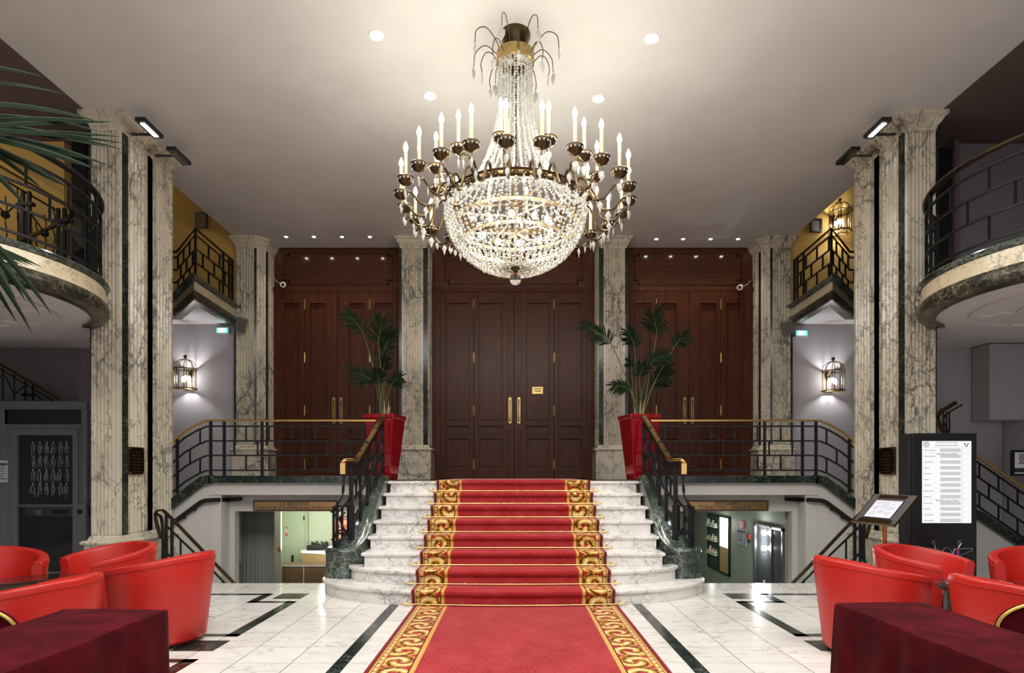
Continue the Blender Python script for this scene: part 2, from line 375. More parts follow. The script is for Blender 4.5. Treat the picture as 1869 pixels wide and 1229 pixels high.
# rear wall of the hall behind doors and pilasters, side bay walls
struct('wall_back',MB().box((-5.1,YD+.06,1.16),(5.1,YD+.25,CZ)),M['woodup'])
for s,nm in ((-1,'left'),(1,'right')):
    struct('wall_'+nm+'_niche',MB().box((s*5.05,11.05,-.1),(s*9,11.2,4.15)),M['plaster'])
    struct('wall_'+nm+'_gallery',MB().box((s*5.05,11.05,4.15),(s*9,11.2,7.2)),M['yellow'])
    struct('wall_'+nm+'_end',MB().box((s*9,-6,-1.7),(s*9.15,11.3,7.3)),M['plaster_dark'])
# under-gallery walls behind the curved balconies
struct('wall_left_lower',MB().box((-9,8.9,0),(-6.5,9.0,3.3)),M['plaster_dark'])
struct('wall_right_lower',MB().box((6.07,8.9,0),(9,9.0,3.3)),M['plaster'])
struct('trim_right_panel',MB().box((7.30,8.4,0),(9,8.88,PZ(765,8.4))).box((6.83,8.55,PZ(765,8.4)),(9,8.88,3.25)),M['plaster'],bevel=.004)
# gallery rooms above the near balconies
struct('wall_left_gallery_near',MB().box((-9,7.8,3.3),(-5.88,7.95,CZ)),M['yellow'])
struct('wall_right_gallery_near',MB().box((5.76,7.85,3.3),(9,8.0,CZ)),M['plaster_dark'])
# entrance side behind the camera: glazed front between piers
mb=MB()
for x in (-9,-4.6,-1.6,1.6,4.6,9): mb.box((x-.25,-6.1,0),(x+.25,-5.9,CZ))
mb.box((-9,-6.1,4.9),(9,-5.9,CZ)); mb.box((-9,-6.1,0),(9,-5.9,.4))
struct('wall_front',mb,M['plaster'])
# ---- wall that carries the landing, with the two openings to the basement
for s,nm in ((-1,'left'),(1,'right')):
    mb=MB()
    mb.box((s*1.72,8.35,1.085),(s*4.26,8.60,LZ))                             # lintel band
    mb.box((s*4.10,8.36,-1.6),(s*4.26,8.598,1.083)); tp=[(4.262,1.275),(4.38,1.265),(4.47,1.18),(4.80,.92),(6.4,.81),(7.6,0.0)]
    for (xa,za),(xb,zb_) in zip(tp,tp[1:]): mb.prism_y([(s*xa,-1.6),(s*xb,-1.6),(s*xb,zb_),(s*xa,za)],8.36,8.598)
    mb.box((s*1.72,8.60,.84),(s*4.12,8.70,1.11)); mb.box((s*4.02,8.60,-1.6),(s*4.24,8.74,.838)); mb.box((s*4.122,8.602,.842),(s*4.24,8.74,1.1))
    struct('wall_'+nm+'_landing',mb,M['underwall'])
    # black marble kerb along the landing and down the side flight
    mb=MB(); mb.box((s*1.92,8.29,1.255),(s*4.24,8.42,1.355)); 
    path=[(s*4.22,8.355,1.305),(s*4.34,8.355,1.285),(s*4.45,8.355,1.20),(s*4.80,8.355,.93),(s*4.95,8.355,.87),(s*6.35,8.355,.86),(s*6.5,8.355,.80),(s*7.6,8.355,.06)]
    mb.tube(path,0,flat=(.13,.12))
    struct('trim_'+nm+'_kerb',mb,M['green'])
    # side flight: down to a half landing, on down to the aisle
    mb=MB()
    xs=[4.24,4.52,4.80]; zs=[1.28,1.12,.96]
    mb.box((s*4.25,8.61,0),(s*4.5,10.9,1.12)); mb.box((s*4.5,8.61,0),(s*5.0,10.9,.96)); mb.box((s*5.0,8.61,0),(s*6.40,8.88,.80)); mb.box((s*5.0,8.88,0),(s*6.0,10.9,.80))
    for k in range(4): mb.box((s*(6.40+k*.28),8.61,0),(s*(6.68+k*.28),8.88,.80-.16*(k+1)))
    o=build('side_staircase',mb,M['step'],bevel=.006)
    tag(o,'white marble side steps from the landing down to the %s aisle behind the pillar'%nm,'stairs')
    # basement flight below the black rail
    mb=MB()
    for k in range(10): mb.box((s*(4.72-.29*k),7.62,-1.6),(s*(4.43-.29*k),8.3,-.16*(k+1)))
    o=build('basement_staircase',mb,M['step']); tag(o,'steps going down to the basement beside the %s pillar, mostly below floor level'%nm,'stairs')
    # black handrail fixed to the wall
    t=thing('wall_handrail',(s*4.3,8.3,1.0),'short black moulded handrail on the pale wall %s of the basement opening, bending downwards'%('left' if s<0 else 'right'),'handrail')
    mb=MB(); pts=[(s*3.91,8.54,PZ(911,8.5)),(s*4.09,8.5,PZ(912,8.5)),(s*4.16,8.32,PZ(913,8.32)),(s*4.30,8.30,PZ(914,8.3)),(s*4.36,8.30,PZ(918,8.3)),(s*4.75,8.30,PZ(955,8.3)),(s*5.3,8.30,PZ(1003,8.3))]
    pts=[(s*3.90,8.55,PZ(911,8.55)),(s*4.09,8.55,PZ(912.5,8.55)),(s*4.13,8.32,PZ(912.5,8.32)),(s*4.30,8.32,PZ(914,8.32)),(s*4.36,8.32,PZ(917,8.32)),(s*4.75,8.32,PZ(955,8.32)),(s*5.3,8.32,PZ(1003,8.32))]
    mb.tube(pts,0,flat=(.045,.055)); build('rail',mb,M['iron'],t)
    mb=MB()
    for x,z in ((4.45,PZ(926,8.3)),(4.6,PZ(941,8.3))): mb.box((s*x-.012,8.3,z-.05),(s*x+.012,8.362,z-.02))
    build('bracket',mb,M['iron'],t)
struct('wall_basement_front',MB().box((-9,7.40,-1.6),(9,7.52,-.12)),M['underwall'])
# ---------------------------------------------------------------- pilasters and pillars
def offset_poly(poly,d):
    n=len(poly); out=[]
    A=sum(poly[i][0]*poly[(i+1)%n][1]-poly[(i+1)%n][0]*poly[i][1] for i in range(n)); sg=1 if A>0 else -1
    for i in range(n):
        p0=Vector(poly[i-1]);p1=Vector(poly[i]);p2=Vector(poly[(i+1)%n])
        e1=(p1-p0).normalized();e2=(p2-p1).normalized()
        n1=Vector((e1.y,-e1.x))*sg;n2=Vector((e2.y,-e2.x))*sg
        b=(n1+n2); k=d*2/max(b.length_squared,.2); out.append(tuple(p1+b*k))
    return out
def stack(mb,poly,prof,m=0):       # rings of the offset polygon: prof = (offset, z)
    rings=[[(x,y,z) for x,y in offset_poly(poly,o)] for o,z in prof]; n=len(poly)
    vs=[p for r in rings for p in r]; fs=[tuple(range(n)),tuple(range((len(prof)-1)*n,len(prof)*n))]
    for j in range(len(prof)-1):
        for i in range(n): fs.append((j*n+i,j*n+(i+1)%n,(j+1)*n+(i+1)%n,(j+1)*n+i))
    mb.add(vs,fs,m)
def flute_panel(mb,p0,p1,z0,z1,n,d=.024,rim=.035,m=0,depth=.05):
    # vertical panel from p0 to p1 (plan); outside lies to the right of p0->p1; n concave flutes between flat fillets
    p0=Vector(p0);p1=Vector(p1);e=(p1-p0); L=e.length; e.normalize(); nn=Vector((e.y,-e.x))
    pts=[(0,0),(rim,0)]
    if n:
        wf=(L-2*rim)/n; fl=wf*.16
        for k in range(n):
            a=rim+k*wf+fl/2
            for q in range(0,7):
                u=q/6; pts.append((a+u*(wf-fl),-d*math.sin(PI*u)))
    pts+=[(L-rim,0),(L,0)]
    front=[p0+e*a+nn*b for a,b in pts]; back=[p1-nn*depth,p0-nn*depth]
    mb.prism([tuple(q) for q in front+back],z0+.0,z1,m)
def pillar(loc,label,group,core,panels,strips,caps,ztop,zbase,zfloor,plinth_poly,name='marble_pillar',extra=.0):
    t=thing(name,loc,label,'pillar',group)
    mb=MB(); mb.prism(core,zbase,ztop-.12)
    for (a,b,n) in panels: flute_panel(mb,a,b,zbase+.06,ztop-.16,n)
    build('shaft',mb,M['cream'],t)
    for (a,b) in strips:
        mb=MB(); flute_panel(mb,a,b,zbase+.05,ztop-.17,0,rim=.003,depth=.04); build('dark_strip',mb,M['green'],t)
    for c in caps:
        mb=MB(); stack(mb,c,[(.0,ztop-.20),(.012,ztop-.175),(.012,ztop-.15),(.035,ztop-.125),(.06,ztop-.085),(.068,ztop-.06),(.095,ztop-.05),(.10,ztop-.002)])
        build('capital',mb,M['cream'],t)
    mb=MB(); stack(mb,plinth_poly,[(.05,zfloor),(.05,zbase-.055),(.075,zbase-.05),(.085,zbase-.03),(.07,zbase-.01),(.03,zbase),(.02,zbase+.03),(.0,zbase+.055)])
    build('plinth',mb,M['cream'],t); return t
for s,nm in ((-1,'left'),(1,'right')):
    def o2(a,b): return (a,b) if s<0 else (b,a)     # keep the outside on the right-hand side
    X=4.76; Xo=5.10; y0=7.20; y1=8.33
    def pt(x,y): return (s*x,y)
    core=[pt(Xo-.02,y0+.02),pt(X+.03,y0+.02),pt(X+.03,y1),pt(Xo-.02,y1)]
    pan=[]; st=[]
    # front face runs from outer to inner edge as seen from the hall
    a,b=(pt(Xo,y0),pt(X,y0)); pan.append((*( (a,b) if s<0 else (b,a)),6))
    def side(ya,yb,x=X): 
        a,b=pt(x,ya),pt(x,yb); return (a,b) if s<0 else (b,a)
    pan.append((*side(7.36,7.72),4)); pan.append((*side(7.72,7.79,X+.02),0)); pan.append((*side(7.92,8.33),5))
    st+= [side(7.255,7.358,X-.006),side(7.80,7.915,X+.03)]
    c1=[pt(Xo,y0),pt(X,y0),pt(X,7.70),pt(Xo,7.70)]; c2=[pt(Xo,7.93),pt(X,7.93),pt(X,y1-.08),pt(Xo,y1-.08)]
    t=pillar((s*4.93,7.75,0),'tall fluted pillar of veined cream marble with dark strips, nearest on the %s'%nm,'near pillars',core,pan,st,[c1,c2],CZ,.58,0,
             [pt(Xo,y0),pt(X,y0),pt(X,y1),pt(Xo,y1)])
    mb=MB(); mb.box((s*(Xo-.0),y0+.02,.58),(s*(Xo+.03),y0+.2,3.2)); build('edge_strip',mb,M['green'],t)
    mb=MB(); mb.box((s*(Xo-.0),y0+.02,3.5),(s*(Xo+.05),y0+.2,5.55)); build('edge_strip',mb,M['green'],t)
    # far corner pillar
    pts=[(-5.09,10.94),(-4.735,10.94),(-4.60,11.075),(-4.60,11.49)]
    q=[(s*-x if s>0 else x,y) for x,y in pts]
    def o3(a,b): return (a,b) if s<0 else (b,a)
    core=[q[0],q[1],q[2],q[3],(s*5.09,11.49)]
    core=offset_poly(core,-.02)
    A,B,C_,D=q
    def lerp(a,b,u): return (a[0]+(b[0]-a[0])*u,a[1]+(b[1]-a[1])*u)
    pan=[(*o3(A,lerp(A,B,.93)),5),(*o3(lerp(B,C_,.12),C_),2),(*o3(lerp(C_,D,.25),D),2)]
    st=[o3(lerp(A,B,.93),lerp(B,C_,.12)),o3(C_,lerp(C_,D,.25))]
    cap=[q[0],q[1],q[2],q[3],(s*5.09,11.49)]
    tt=pillar((s*4.85,11.2,LZ),'fluted cream marble corner pillar at the far %s of the landing'%nm,'far pillars',core,pan,st,[cap],CZ,LZ+.58,LZ,cap)
    mb=MB(); mb.box((s*5.10,10.95,LZ),(s*5.13,11.05,4.1)); build('edge_strip',mb,M['green'],tt)
    # mid pilaster between centre door and side door
    x0,x1,y0m=2.05,1.60,10.95
    q=[(s*2.10,11.49),(s*2.10,y0m+.04),(s*2.05,y0m),(s*1.64,y0m),(s*1.59,y0m+.05),(s*1.55,y0m+.08),(s*1.55,11.49)]
    core=offset_poly([(s*2.10,11.49),(s*2.10,y0m),(s*1.56,y0m),(s*1.56,11.49)],-.02)
    pan=[(*o3((s*2.05,y0m),(s*1.66,y0m)),6),(*o3((s*1.56,y0m+.09),(s*1.56,11.49)),3)]
    st=[o3((s*2.10,y0m),(s*2.05,y0m)),o3((s*1.655,y0m+.004),(s*1.59,y0m+.004)),o3((s*1.575,y0m+.0),(s*1.575,y0m+.085))]
    cap=[(s*2.08,11.49),(s*2.08,y0m),(s*1.60,y0m),(s*1.60,11.49)]
    pillar((s*1.83,11.2,LZ),'fluted cream marble pilaster between the central door and the %s door'%nm,'door pilasters',core,pan,st,[cap],CZ,LZ+.58,LZ,
           [(s*2.10,11.49),(s*2.10,y0m),(s*1.56,y0m),(s*1.56,11.49)])
    # brass plaque on the near pillar
    t=thing('memorial_plaque',(s*4.74,7.45,1.6),'small dark bronze plaque with raised lettering on the %s near pillar'%nm,'plaque')
    ya=4.74*F/(HX-235) if s<0 else 4.74*F/(1632-HX); yb=4.74*F/(HX-263) if s<0 else 4.74*F/(1605-HX)
    z1,z0=PZ(816,7.4),PZ(866,7.4)
    build('plate',MB().box((s*4.735,ya,z0),(s*4.762,yb,z1)),M['bronze'],t,bevel=.003)
    mb=MB()
    for k in range(7):
        ll=.06+.05*((k*37)%5)/5; yc=(ya+yb)/2; mb.box((s*4.732,yc-ll,z1-.06-k*.04),(s*4.736,yc+ll,z1-.07-k*.04))
    build('lettering',mb,M['brass'],t)
    mb=MB()
    for yy in (ya+.02,yb-.02):
        for zz in (z0+.02,z1-.02): mb.ball((s*4.733,yy,zz),.006,seg=6)
    build('screws',mb,M['brass'],t)
# ---------------------------------------------------------------- doors
def rect_mould(mb,x0,x1,z0,z1,y,w=.022,h=.02):
    for a,b in (((x0,z0),(x1,z0+w)),((x0,z1-w),(x1,z1)),((x0,z0+w),(x0+w,z1-w)),((x1-w,z0+w),(x1,z1-w))):
        mb.box((a[0],y-h,a[1]),(b[0],y+.005,b[1]))
def door_leaf(x0,x1,panx,zt,parent,narrow=None):
    mb=MB(); y=YD; g=.004
    mb.box((x0+g,y-.02,LZ+.012),(x1-g,y+.045,zt-.004))
    rows=[(PZ(768,YD),PZ(553,YD)),(PZ(793,YD),PZ(776,YD)),(PZ(851,YD),PZ(799,YD))]
    a,b=panx
    # stiles and rails stand proud of the panels
    mb.box((x0+g,y-.055,LZ+.012),(a,y-.02,zt-.004)); mb.box((b,y-.055,LZ+.012),(x1-g,y-.02,zt-.004))
    zz=[zt-.004]+[v for r in rows for v in (r[1],r[0])]+[LZ+.012]
    for k in range(0,len(zz),2): mb.box((a,y-.055,zz[k+1]),(b,y-.02,zz[k]))
    for (lo,hi) in rows: rect_mould(mb,a,b,lo,hi,y-.050,.026,.022)
    if narrow:
        c,d=narrow; rect_mould(mb,c,d,PZ(770,YD),PZ(545,YD),y-.056,.012,.01); rect_mould(mb,c,d,PZ(865,YD),PZ(789,YD),y-.056,.012,.01)
        mb.box((c-.01,y-.075,PZ(788,YD)),(d+.01,y-.03,PZ(785,YD)))
    return build('door_leaf',mb,M['wood'],parent,bevel=.003)
def handle(x,parent,zt=726,zb=774):
    z1,z0=PZ(zt,YD),PZ(zb,YD); mb=MB(); pts=[]; w=.028
    for k in range(9): a=PI*k/8; pts.append((x+w*math.cos(a),z1-w+w*math.sin(a)))
    for k in range(9): a=PI+PI*k/8; pts.append((x+w*math.cos(a),z0+w+w*math.sin(a)))
    mb.prism_y(pts,YD-.066,YD-.053); mb.tube([(x,YD-.06,z1-.05),(x,YD-.10,z1-.07),(x,YD-.10,z0+.07),(x,YD-.06,z0+.05)],.011)
    build('door_handle',mb,M['antique'],parent,smooth=40)
def hinge(x,z,parent):
    mb=MB(); mb.tube([(x,YD-.06,z-.09),(x,YD-.06,z+.09)],.010,8); mb.ball((x,YD-.06,z+.1),.011,seg=8); mb.ball((x,YD-.06,z-.1),.011,seg=8); mb.box((x-.013,YD-.059,z-.085),(x+.013,YD-.054,z+.085))
    build('hinge',mb,M['antique'],parent,smooth=40)
ZT=PZ(534,YD)
def X_(px): return PX(px,YD)
def doorset(i,label,frame,leaves,handles,hinges):
    t=thing('door_%d'%i,(X_((frame[0]+frame[1])/2),YD,LZ),label,'door',kind='structure')
    a,b=frame
    mb=MB(); mb.box((X_(a),YD-.05,LZ),(X_(leaves[0][0]),YD+.055,ZT)); mb.box((X_(leaves[-1][1]),YD-.05,LZ),(X_(b),YD+.055,ZT)); mb.box((X_(a),YD-.06,ZT),(X_(b),YD+.055,ZT+.06))
    mb.box((X_(a),YD+.04,LZ),(X_(b),YD+.055,ZT)); build('door_frame',mb,M['wood'],t,bevel=.004)
    for l in leaves: door_leaf(X_(l[0]),X_(l[1]),(X_(l[2]),X_(l[3])),ZT,t,(X_(l[4]),X_(l[5])) if len(l)>4 else None)
    for h in handles: handle(X_(h),t)
    for x in hinges:
        for y in (557,654,750,848): hinge(X_(x),PZ(y,YD),t)
    return t
doorset(1,'dark mahogany folding door of four panelled leaves, left of the landing',(499,729),[(503,558,519,551),(558,617,565,598),(617,676,637,669),(676,726,683,717)],(611,624),(558,676))
d2=doorset(2,'tall central mahogany folding door with four panelled leaves at the head of the stairs',(789,1084),[(804,865,813,858),(865,938.5,873,918,925,932),(938.5,1011,959,1004,945,952),(1011,1071,1018,1063)],(931,947),(865,1011))
doorset(3,'dark mahogany folding door of four panelled leaves, right of the landing',(1143,1374),[(1149,1197,1156,1189),(1197,1255,1202,1236),(1255,1314,1274,1307),(1314,1371,1321,1352)],(1248,1262),(1197,1314))
mb=MB(); mb.box((X_(971),YD-.045,PZ(720,YD)),(X_(991),YD-.018,PZ(707,YD)));
o=build('name_plate',mb,M['antique'],d2,bevel=.003); rm=MB(); 
for k in range(2): rm.box((X_(974+k*2),YD-.047,PZ(711.5+k*4,YD)),(X_(988-k),YD-.045,PZ(710+k*4,YD)))
build('engraving',rm,M['ink'],o)
# panelled overdoors with notched corners
for i,(a,b,c,d) in enumerate(((499,729,521,716),(789,1084,813,1061),(1143,1374,1158,1351))):
    mb=MB(); mb.box((X_(a),YD-.03,ZT+.06),(X_(b),YD+.055,CZ-.002)); x0,x1=X_(c),X_(d); zt,zb=PZ(464,YD),PZ(520,YD); n=.075
    path=[(x0+n,zt),(x1-n,zt),(x1-n,zt-n*.6),(x1,zt-n*.6),(x1,zb+n),(x1-n,zb+n),(x1-n,zb),(x0+n,zb),(x0+n,zb+n),(x0,zb+n),(x0,zt-n*.6),(x0+n,zt-n*.6)]
    for k in range(12):
        p,q=path[k],path[(k+1)%12]; w=.016
        mb.box((min(p[0],q[0])-w,YD-.045,min(p[1],q[1])-w),(max(p[0],q[0])+w,YD-.028,max(p[1],q[1])+w),1)
    mb.box((X_(a),YD-.045,CZ-.035),(X_(b),YD-.028,CZ-.003),1); mb.box((X_(a),YD-.055,ZT+.045),(X_(b),YD-.028,ZT+.085),1)
    struct('trim_%d'%(i+1),mb,[M['woodup'],M['wood']],bevel=.002)
# ---------------------------------------------------------------- railings
def cumlen(path):
    L=[0]
    for a,b in zip(path,path[1:]): L.append(L[-1]+(Vector(b)-Vector(a)).length)
    return L
def at_len(path,L,s):
    s=max(0,min(L[-1]-1e-6,s))
    for i in range(len(L)-1):
        if s<=L[i+1]: u=(s-L[i])/max(L[i+1]-L[i],1e-9); return Vector(path[i]).lerp(Vector(path[i+1]),u)
    return Vector(path[-1])
def railing(t,path,levels,top,pitch,posts,bar=.022,post=.032,rail=(.055,.028),railm='brass',first=0,phase=.0,foot=0.0,railpath=None):
    path=[Vector(p) for p in path]; L=cumlen(path); Z=Vector((0,0,1))
    mb=MB()
    for h in levels: mb.tube([p+Z*h for p in path],0,flat=(bar,bar))
    for r in range(len(levels)-1):
        s_=phase+((r+first)%2)*pitch/2
        while s_<L[-1]:
            p=at_len(path,L,s_)
            if all(abs(s_-q)>.06 for q in posts): mb.tube([p+Z*levels[r],p+Z*levels[r+1]],0,flat=(bar,bar*.6))
            s_+=pitch
    build('lattice',mb,M['iron'],t)
    for q in posts:
        p=at_len(path,L,q); mb=MB(); mb.tube([p+Z*foot,p+Z*(top-.01)],0,flat=(post,post)); build('post',mb,M['iron'],t)
    mb=MB(); rp=[Vector(p) for p in railpath] if railpath else [p+Z*top for p in path]
    mb.tube(rp,0,flat=rail); build('handrail',mb,M[railm],t,bevel=.008)
for s,nm in ((-1,'left'),(1,'right')):
    # landing balustrade, turning down the side flight
    t=thing('landing_balustrade',(s*3,8.35,LZ),'black iron balustrade with brass handrail along the %s half of the landing'%nm,'railing')
    zb=1.355
    flat_=[(s*1.92,8.35,zb),(s*4.24,8.35,zb)]
    curve=[(s*4.30,8.35,zb-.005),(s*4.42,8.35,zb-.055),(s*4.60,8.35,zb-.16),(s*4.80,8.35,zb-.33),(s*4.95,8.35,zb-.40),(s*6.35,8.35,zb-.42),(s*6.5,8.35,zb-.50),(s*7.3,8.35,zb-1.05)]
    railing(t,flat_+curve,[.075,.283,.487,.692],.77,.325,[0,1.6,2.13,2.32,2.86,4.0],phase=.20,first=0)
    # basement rail in front of the stairwell
    t=thing('basement_stair_railing',(s*4.5,7.6,0),'black railing with thin gold top edge sloping down into the %s stairwell'%nm,'railing')
    base=[(s*4.44,7.56,.0),(s*4.30,7.56,-.08),(s*3.86,7.56,-.53),(s*3.5,7.56,-.9)]
    rp=catmull([(s*4.47,7.56,.56),(s*4.53,7.56,.78),(s*4.535,7.56,.875),(s*4.49,7.56,.915),(s*4.38,7.56,.86),(s*3.86,7.56,.32),(s*3.5,7.56,-.05)],5)
    mb=MB(); mb.tube(rp,0,flat=(.05,.022)); build('handrail',mb,M['bronze'],t)
    mb=MB()
    hk=catmull([(s*4.535,7.56,.875),(s*4.46,7.56,.80),(s*4.44,7.56,.45),(s*4.46,7.56,.25),(s*4.56,7.56,.13),(s*4.70,7.56,.10)],6); mb.tube(hk,0,flat=(.03,.03))
    mb.tube([(s*4.40,7.56,.72),(s*3.86,7.56,.20),(s*3.5,7.56,-.17)],0,flat=(.02,.02)); mb.tube([(s*4.40,7.56,.38),(s*3.86,7.56,-.14),(s*3.5,7.56,-.5)],0,flat=(.02,.02)); mb.tube([(s*4.40,7.56,.04),(s*3.86,7.56,-.48),(s*3.5,7.56,-.83)],0,flat=(.02,.02))
    for k in range(3):
        for r in range(2):
            x=4.22-.27*k-(.12 if r else 0); zz=.72-(4.40-x)*.96-(.34 if r else 0); mb.tube([(s*x,7.56,zz),(s*x,7.56,zz-.33)],0,flat=(.02,.014))
    build('lattice',mb,M['iron'],t)
    for x,zt in ((4.40,.87),(4.33,.80),(3.86,.31)):
        mb=MB(); mb.tube([(s*x,7.56,-.16 if x>4 else -.9),(s*x,7.56,zt)],0,flat=(.03,.03)); build('post',mb,M['iron'],t)
# ================================================================ GRAND STAIRCASE
R_,T_=.16,.2914
def nose(i,x):            # nosing line of step i at distance x from the axis
    x=abs(x)
    if i==1: return 6.13+.062*min(x,1.1)**2
    if i==2: return 6.44+.038*min(x,1.1)**2
    return 6.19+T_*(i-1)
n1=[(0,6.13),(.5,6.145),(1.0,6.19),(1.35,6.275),(1.65,6.39),(1.88,6.53),(2.05,6.68),(2.17,6.83),(2.235,6.97),(2.25,7.1),(2.22,7.22),(2.12,7.32),(1.9,7.35),(1.7,7.35)]
n2=[(0,6.44),(.5,6.45),(1.0,6.48),(1.35,6.56),(1.62,6.66),(1.80,6.77),(1.895,6.87),(1.90,6.93),(1.86,6.97),(1.73,7.0)]
stair=thing('grand_staircase',(0,6.2,0),'central flight of eight white marble steps between dark green stringers','stairs')
def step_poly(line,back):
    l=[(.0+x,y) for x,y in line]; l=l+[(l[-1][0],back)]
    return [(-x,y) for x,y in l[::-1]]+[(x,y) for x,y in l if x>0]
for i in range(1,9):
    if i==1: line=[tuple(p)[:2] for p in catmull([(x,y,0) for x,y in n1],3)]
    elif i==2: line=[tuple(p)[:2] for p in catmull([(x,y,0) for x,y in n2],3)]
    else: line=[(0,nose(i,0)),(1.73,nose(i,0))]
    back=nose(i,0)+1.3 if i<3 else min(nose(i,0)+.5,8.36)
    if i<3: back=max(back,line[-1][1]+.02)
    poly=step_poly(line,back); z1=i*R_; z0=z1-R_
    mb=MB(); inn=offset_poly(poly,-.03); inn=[(x,y) for x,y in inn]
    mb.prism(inn,z0-(.0 if i==1 else .02),z1-.036)
    prof=[(-.022,z1-.044),(-.012,z1-.036),(-.002,z1-.034),(.0,z1-.026),(.0,z1-.008),(-.008,z1)]
    stack(mb,poly,prof)
    build('step',mb,M['step'],stair,smooth=35)
for s,nm in ((-1,'left'),(1,'right')):
    # green marble stringer sweeping into a round newel block
    st=[(1.73,1.90,8.345,1.365),(1.73,1.90,8.15,1.365),(1.73,1.90,8.06,1.335),(1.73,1.91,7.85,1.215),(1.73,1.93,7.6,1.06),(1.73,1.97,7.40,.92),(1.735,2.02,7.25,.79),(1.75,2.08,7.13,.665),(1.80,2.14,7.03,.575),(1.86,2.18,6.97,.525),(1.95,2.2,6.93,.51)]
    st=[tuple(p)+(z[2],) if False else p for p in st]
    a=catmull([(p[0],p[2],p[3]) for p in st],3); b=catmull([(p[1],p[2]+ (0 if k<5 else .07*(k-4)/3),p[3]) for k,p in enumerate(st)],3)
    vs=[];fs=[]
    for p,q in zip(a,b):
        xi,yi,z=p; xo,yo,_=q; d=Vector((xo-xi,yo-yi))
        def L(u): return (s*(xi+d.x*u),yi+d.y*u)
        zz=.12
        vs+= [(*L(0),zz),(*L(0),z-.045),(*L(.08),z-.035),(*L(.14),z-.012),(*L(.3),z),(*L(.7),z),(*L(.86),z-.012),(*L(.92),z-.035),(*L(1),z-.045),(*L(1),zz)]
    n=10
    for i in range(len(a)-1):
        for k in range(n-1): fs.append((i*n+k,i*n+k+1,(i+1)*n+k+1,(i+1)*n+k))
    fs+=[tuple(range(n)),tuple(range((len(a)-1)*n,len(a)*n))]
    mb=MB(); mb.add(vs,fs)
    prof=[(.235,.155),(.235,.20),(.225,.22),(.222,.43),(.232,.45),(.225,.485),(.20,.508),(.0,.512)]
    vs2=MB(); vs2.lathe(prof,(s*2.015,7.14,0),28); mb.v_len=len(mb.v)
    mb.add(vs2.v,vs2.f)
    build('stringer',mb,M['verde'],stair,smooth=40)
    # railing on the stringer
    t=thing('stair_railing',(s*1.9,7.6,1.0),'black iron stair railing with broad brass handrail on the %s side of the grand staircase'%nm,'railing')
    pl=catmull([(s*1.815,8.30,1.365),(s*1.815,8.14,1.36),(s*1.82,7.85,1.21),(s*1.83,7.6,1.055),(s*1.85,7.40,.915),(s*1.885,7.25,.78),(s*1.93,7.10,.62)],4)
    Ls=cumlen(pl); 
    tops=[2.06,1.87,1.66,1.455]; bots=[1.44,1.245,1.04,.82]
    def bz(k,u): return tops[k]+(bots[k]-tops[k])*min(1,max(0,(u-.06)/.94))
    mb=MB()
    for k in range(4): 
        pts=[]
        for q in range(13):
            u=q/12; p=at_len(pl,Ls,Ls[-1]*u); pts.append((p.x,p.y,bz(k,u)))
        mb.tube(pts,0,flat=(.026,.026))
    for k in range(3):
        for q in range(4):
            u=(q+.35+(.5 if k%2 else 0))/4.3
            if u<1: p=at_len(pl,Ls,Ls[-1]*u); mb.tube([(p.x,p.y,bz(k,u)),(p.x,p.y,bz(k+1,u))],0,flat=(.024,.018))
    build('lattice',mb,M['iron'],t)
    for u in (0,.30,.62,.80,1.0):
        p=at_len(pl,Ls,Ls[-1]*u); mb=MB(); top=bz(0,u)+(.10 if u<1 else .08); wd=.032 if u<1 else .045
        mb.tube([(p.x,p.y,p.z-.03),(p.x,p.y,top)],0,flat=(wd,wd)); build('post',mb,M['iron'],t)
    hr=[(s*1.80,8.27,2.185),(s*1.815,8.0,2.04),(s*1.83,7.7,1.87),(s*1.845,7.4,1.71),(s*1.86,7.14,1.565)]+[tuple(p) for p in catmull([(s*1.875,7.08,1.545),(s*1.91,7.02,1.545),(s*1.96,6.98,1.545),(s*1.985,6.97,1.53),(s*1.992,6.97,1.50),(s*1.992,6.97,1.375)],4)]
    mb=MB(); mb.tube(hr,0,flat=(.065,.03)); build('handrail',mb,M['brass'],t,bevel=.01,smooth=50)
    # scrolled cage on the newel
    mb=MB(); cx,cy=2.025,7.10; cap=[]
    for q in range(15):
        a=PI*(.10+1.35*q/14); cap.append((s*(cx+.125*math.sin(a)),cy-.125*math.cos(a+.25)*1.0,.97+.035*(q/14)))
    mb.tube(cap,0,flat=(.035,.022)); build('scroll_cap',mb,M['bronze'],t)
    mb=MB()
    for q in range(0,15,2): x,y,z=cap[q]; mb.tube([(x,y,.50),(x,y,z)],0,flat=(.024,.024))
    for zz in (.56,.66): mb.tube([(x,y,zz) for x,y,z in cap],0,flat=(.016,.02))
    mb.tube(catmull([(s*1.985,6.98,1.37),(s*1.99,6.975,1.22),(s*2.0,6.97,1.12),(s*2.05,6.965,1.03),(s*2.13,6.97,.93)],5),0,flat=(.03,.02))
    mb.tube(catmull([(s*1.93,7.08,1.14),(s*1.96,7.06,1.05),(s*2.02,7.0,.97),(s*2.10,6.99,.88)],5),0,flat=(.026,.02))
    mb.tube(catmull([(s*1.93,7.06,.62),(s*1.99,6.99,.74),(s*2.03,6.98,.86),(s*1.97,7.0,.93)],5),0,flat=(.024,.02))
    mb.tube(catmull([(s*2.13,7.0,.60),(s*2.03,6.98,.72),(s*1.97,7.0,.66)],5),0,flat=(.024,.02))
    build('scroll_bars',mb,M['iron'],t)
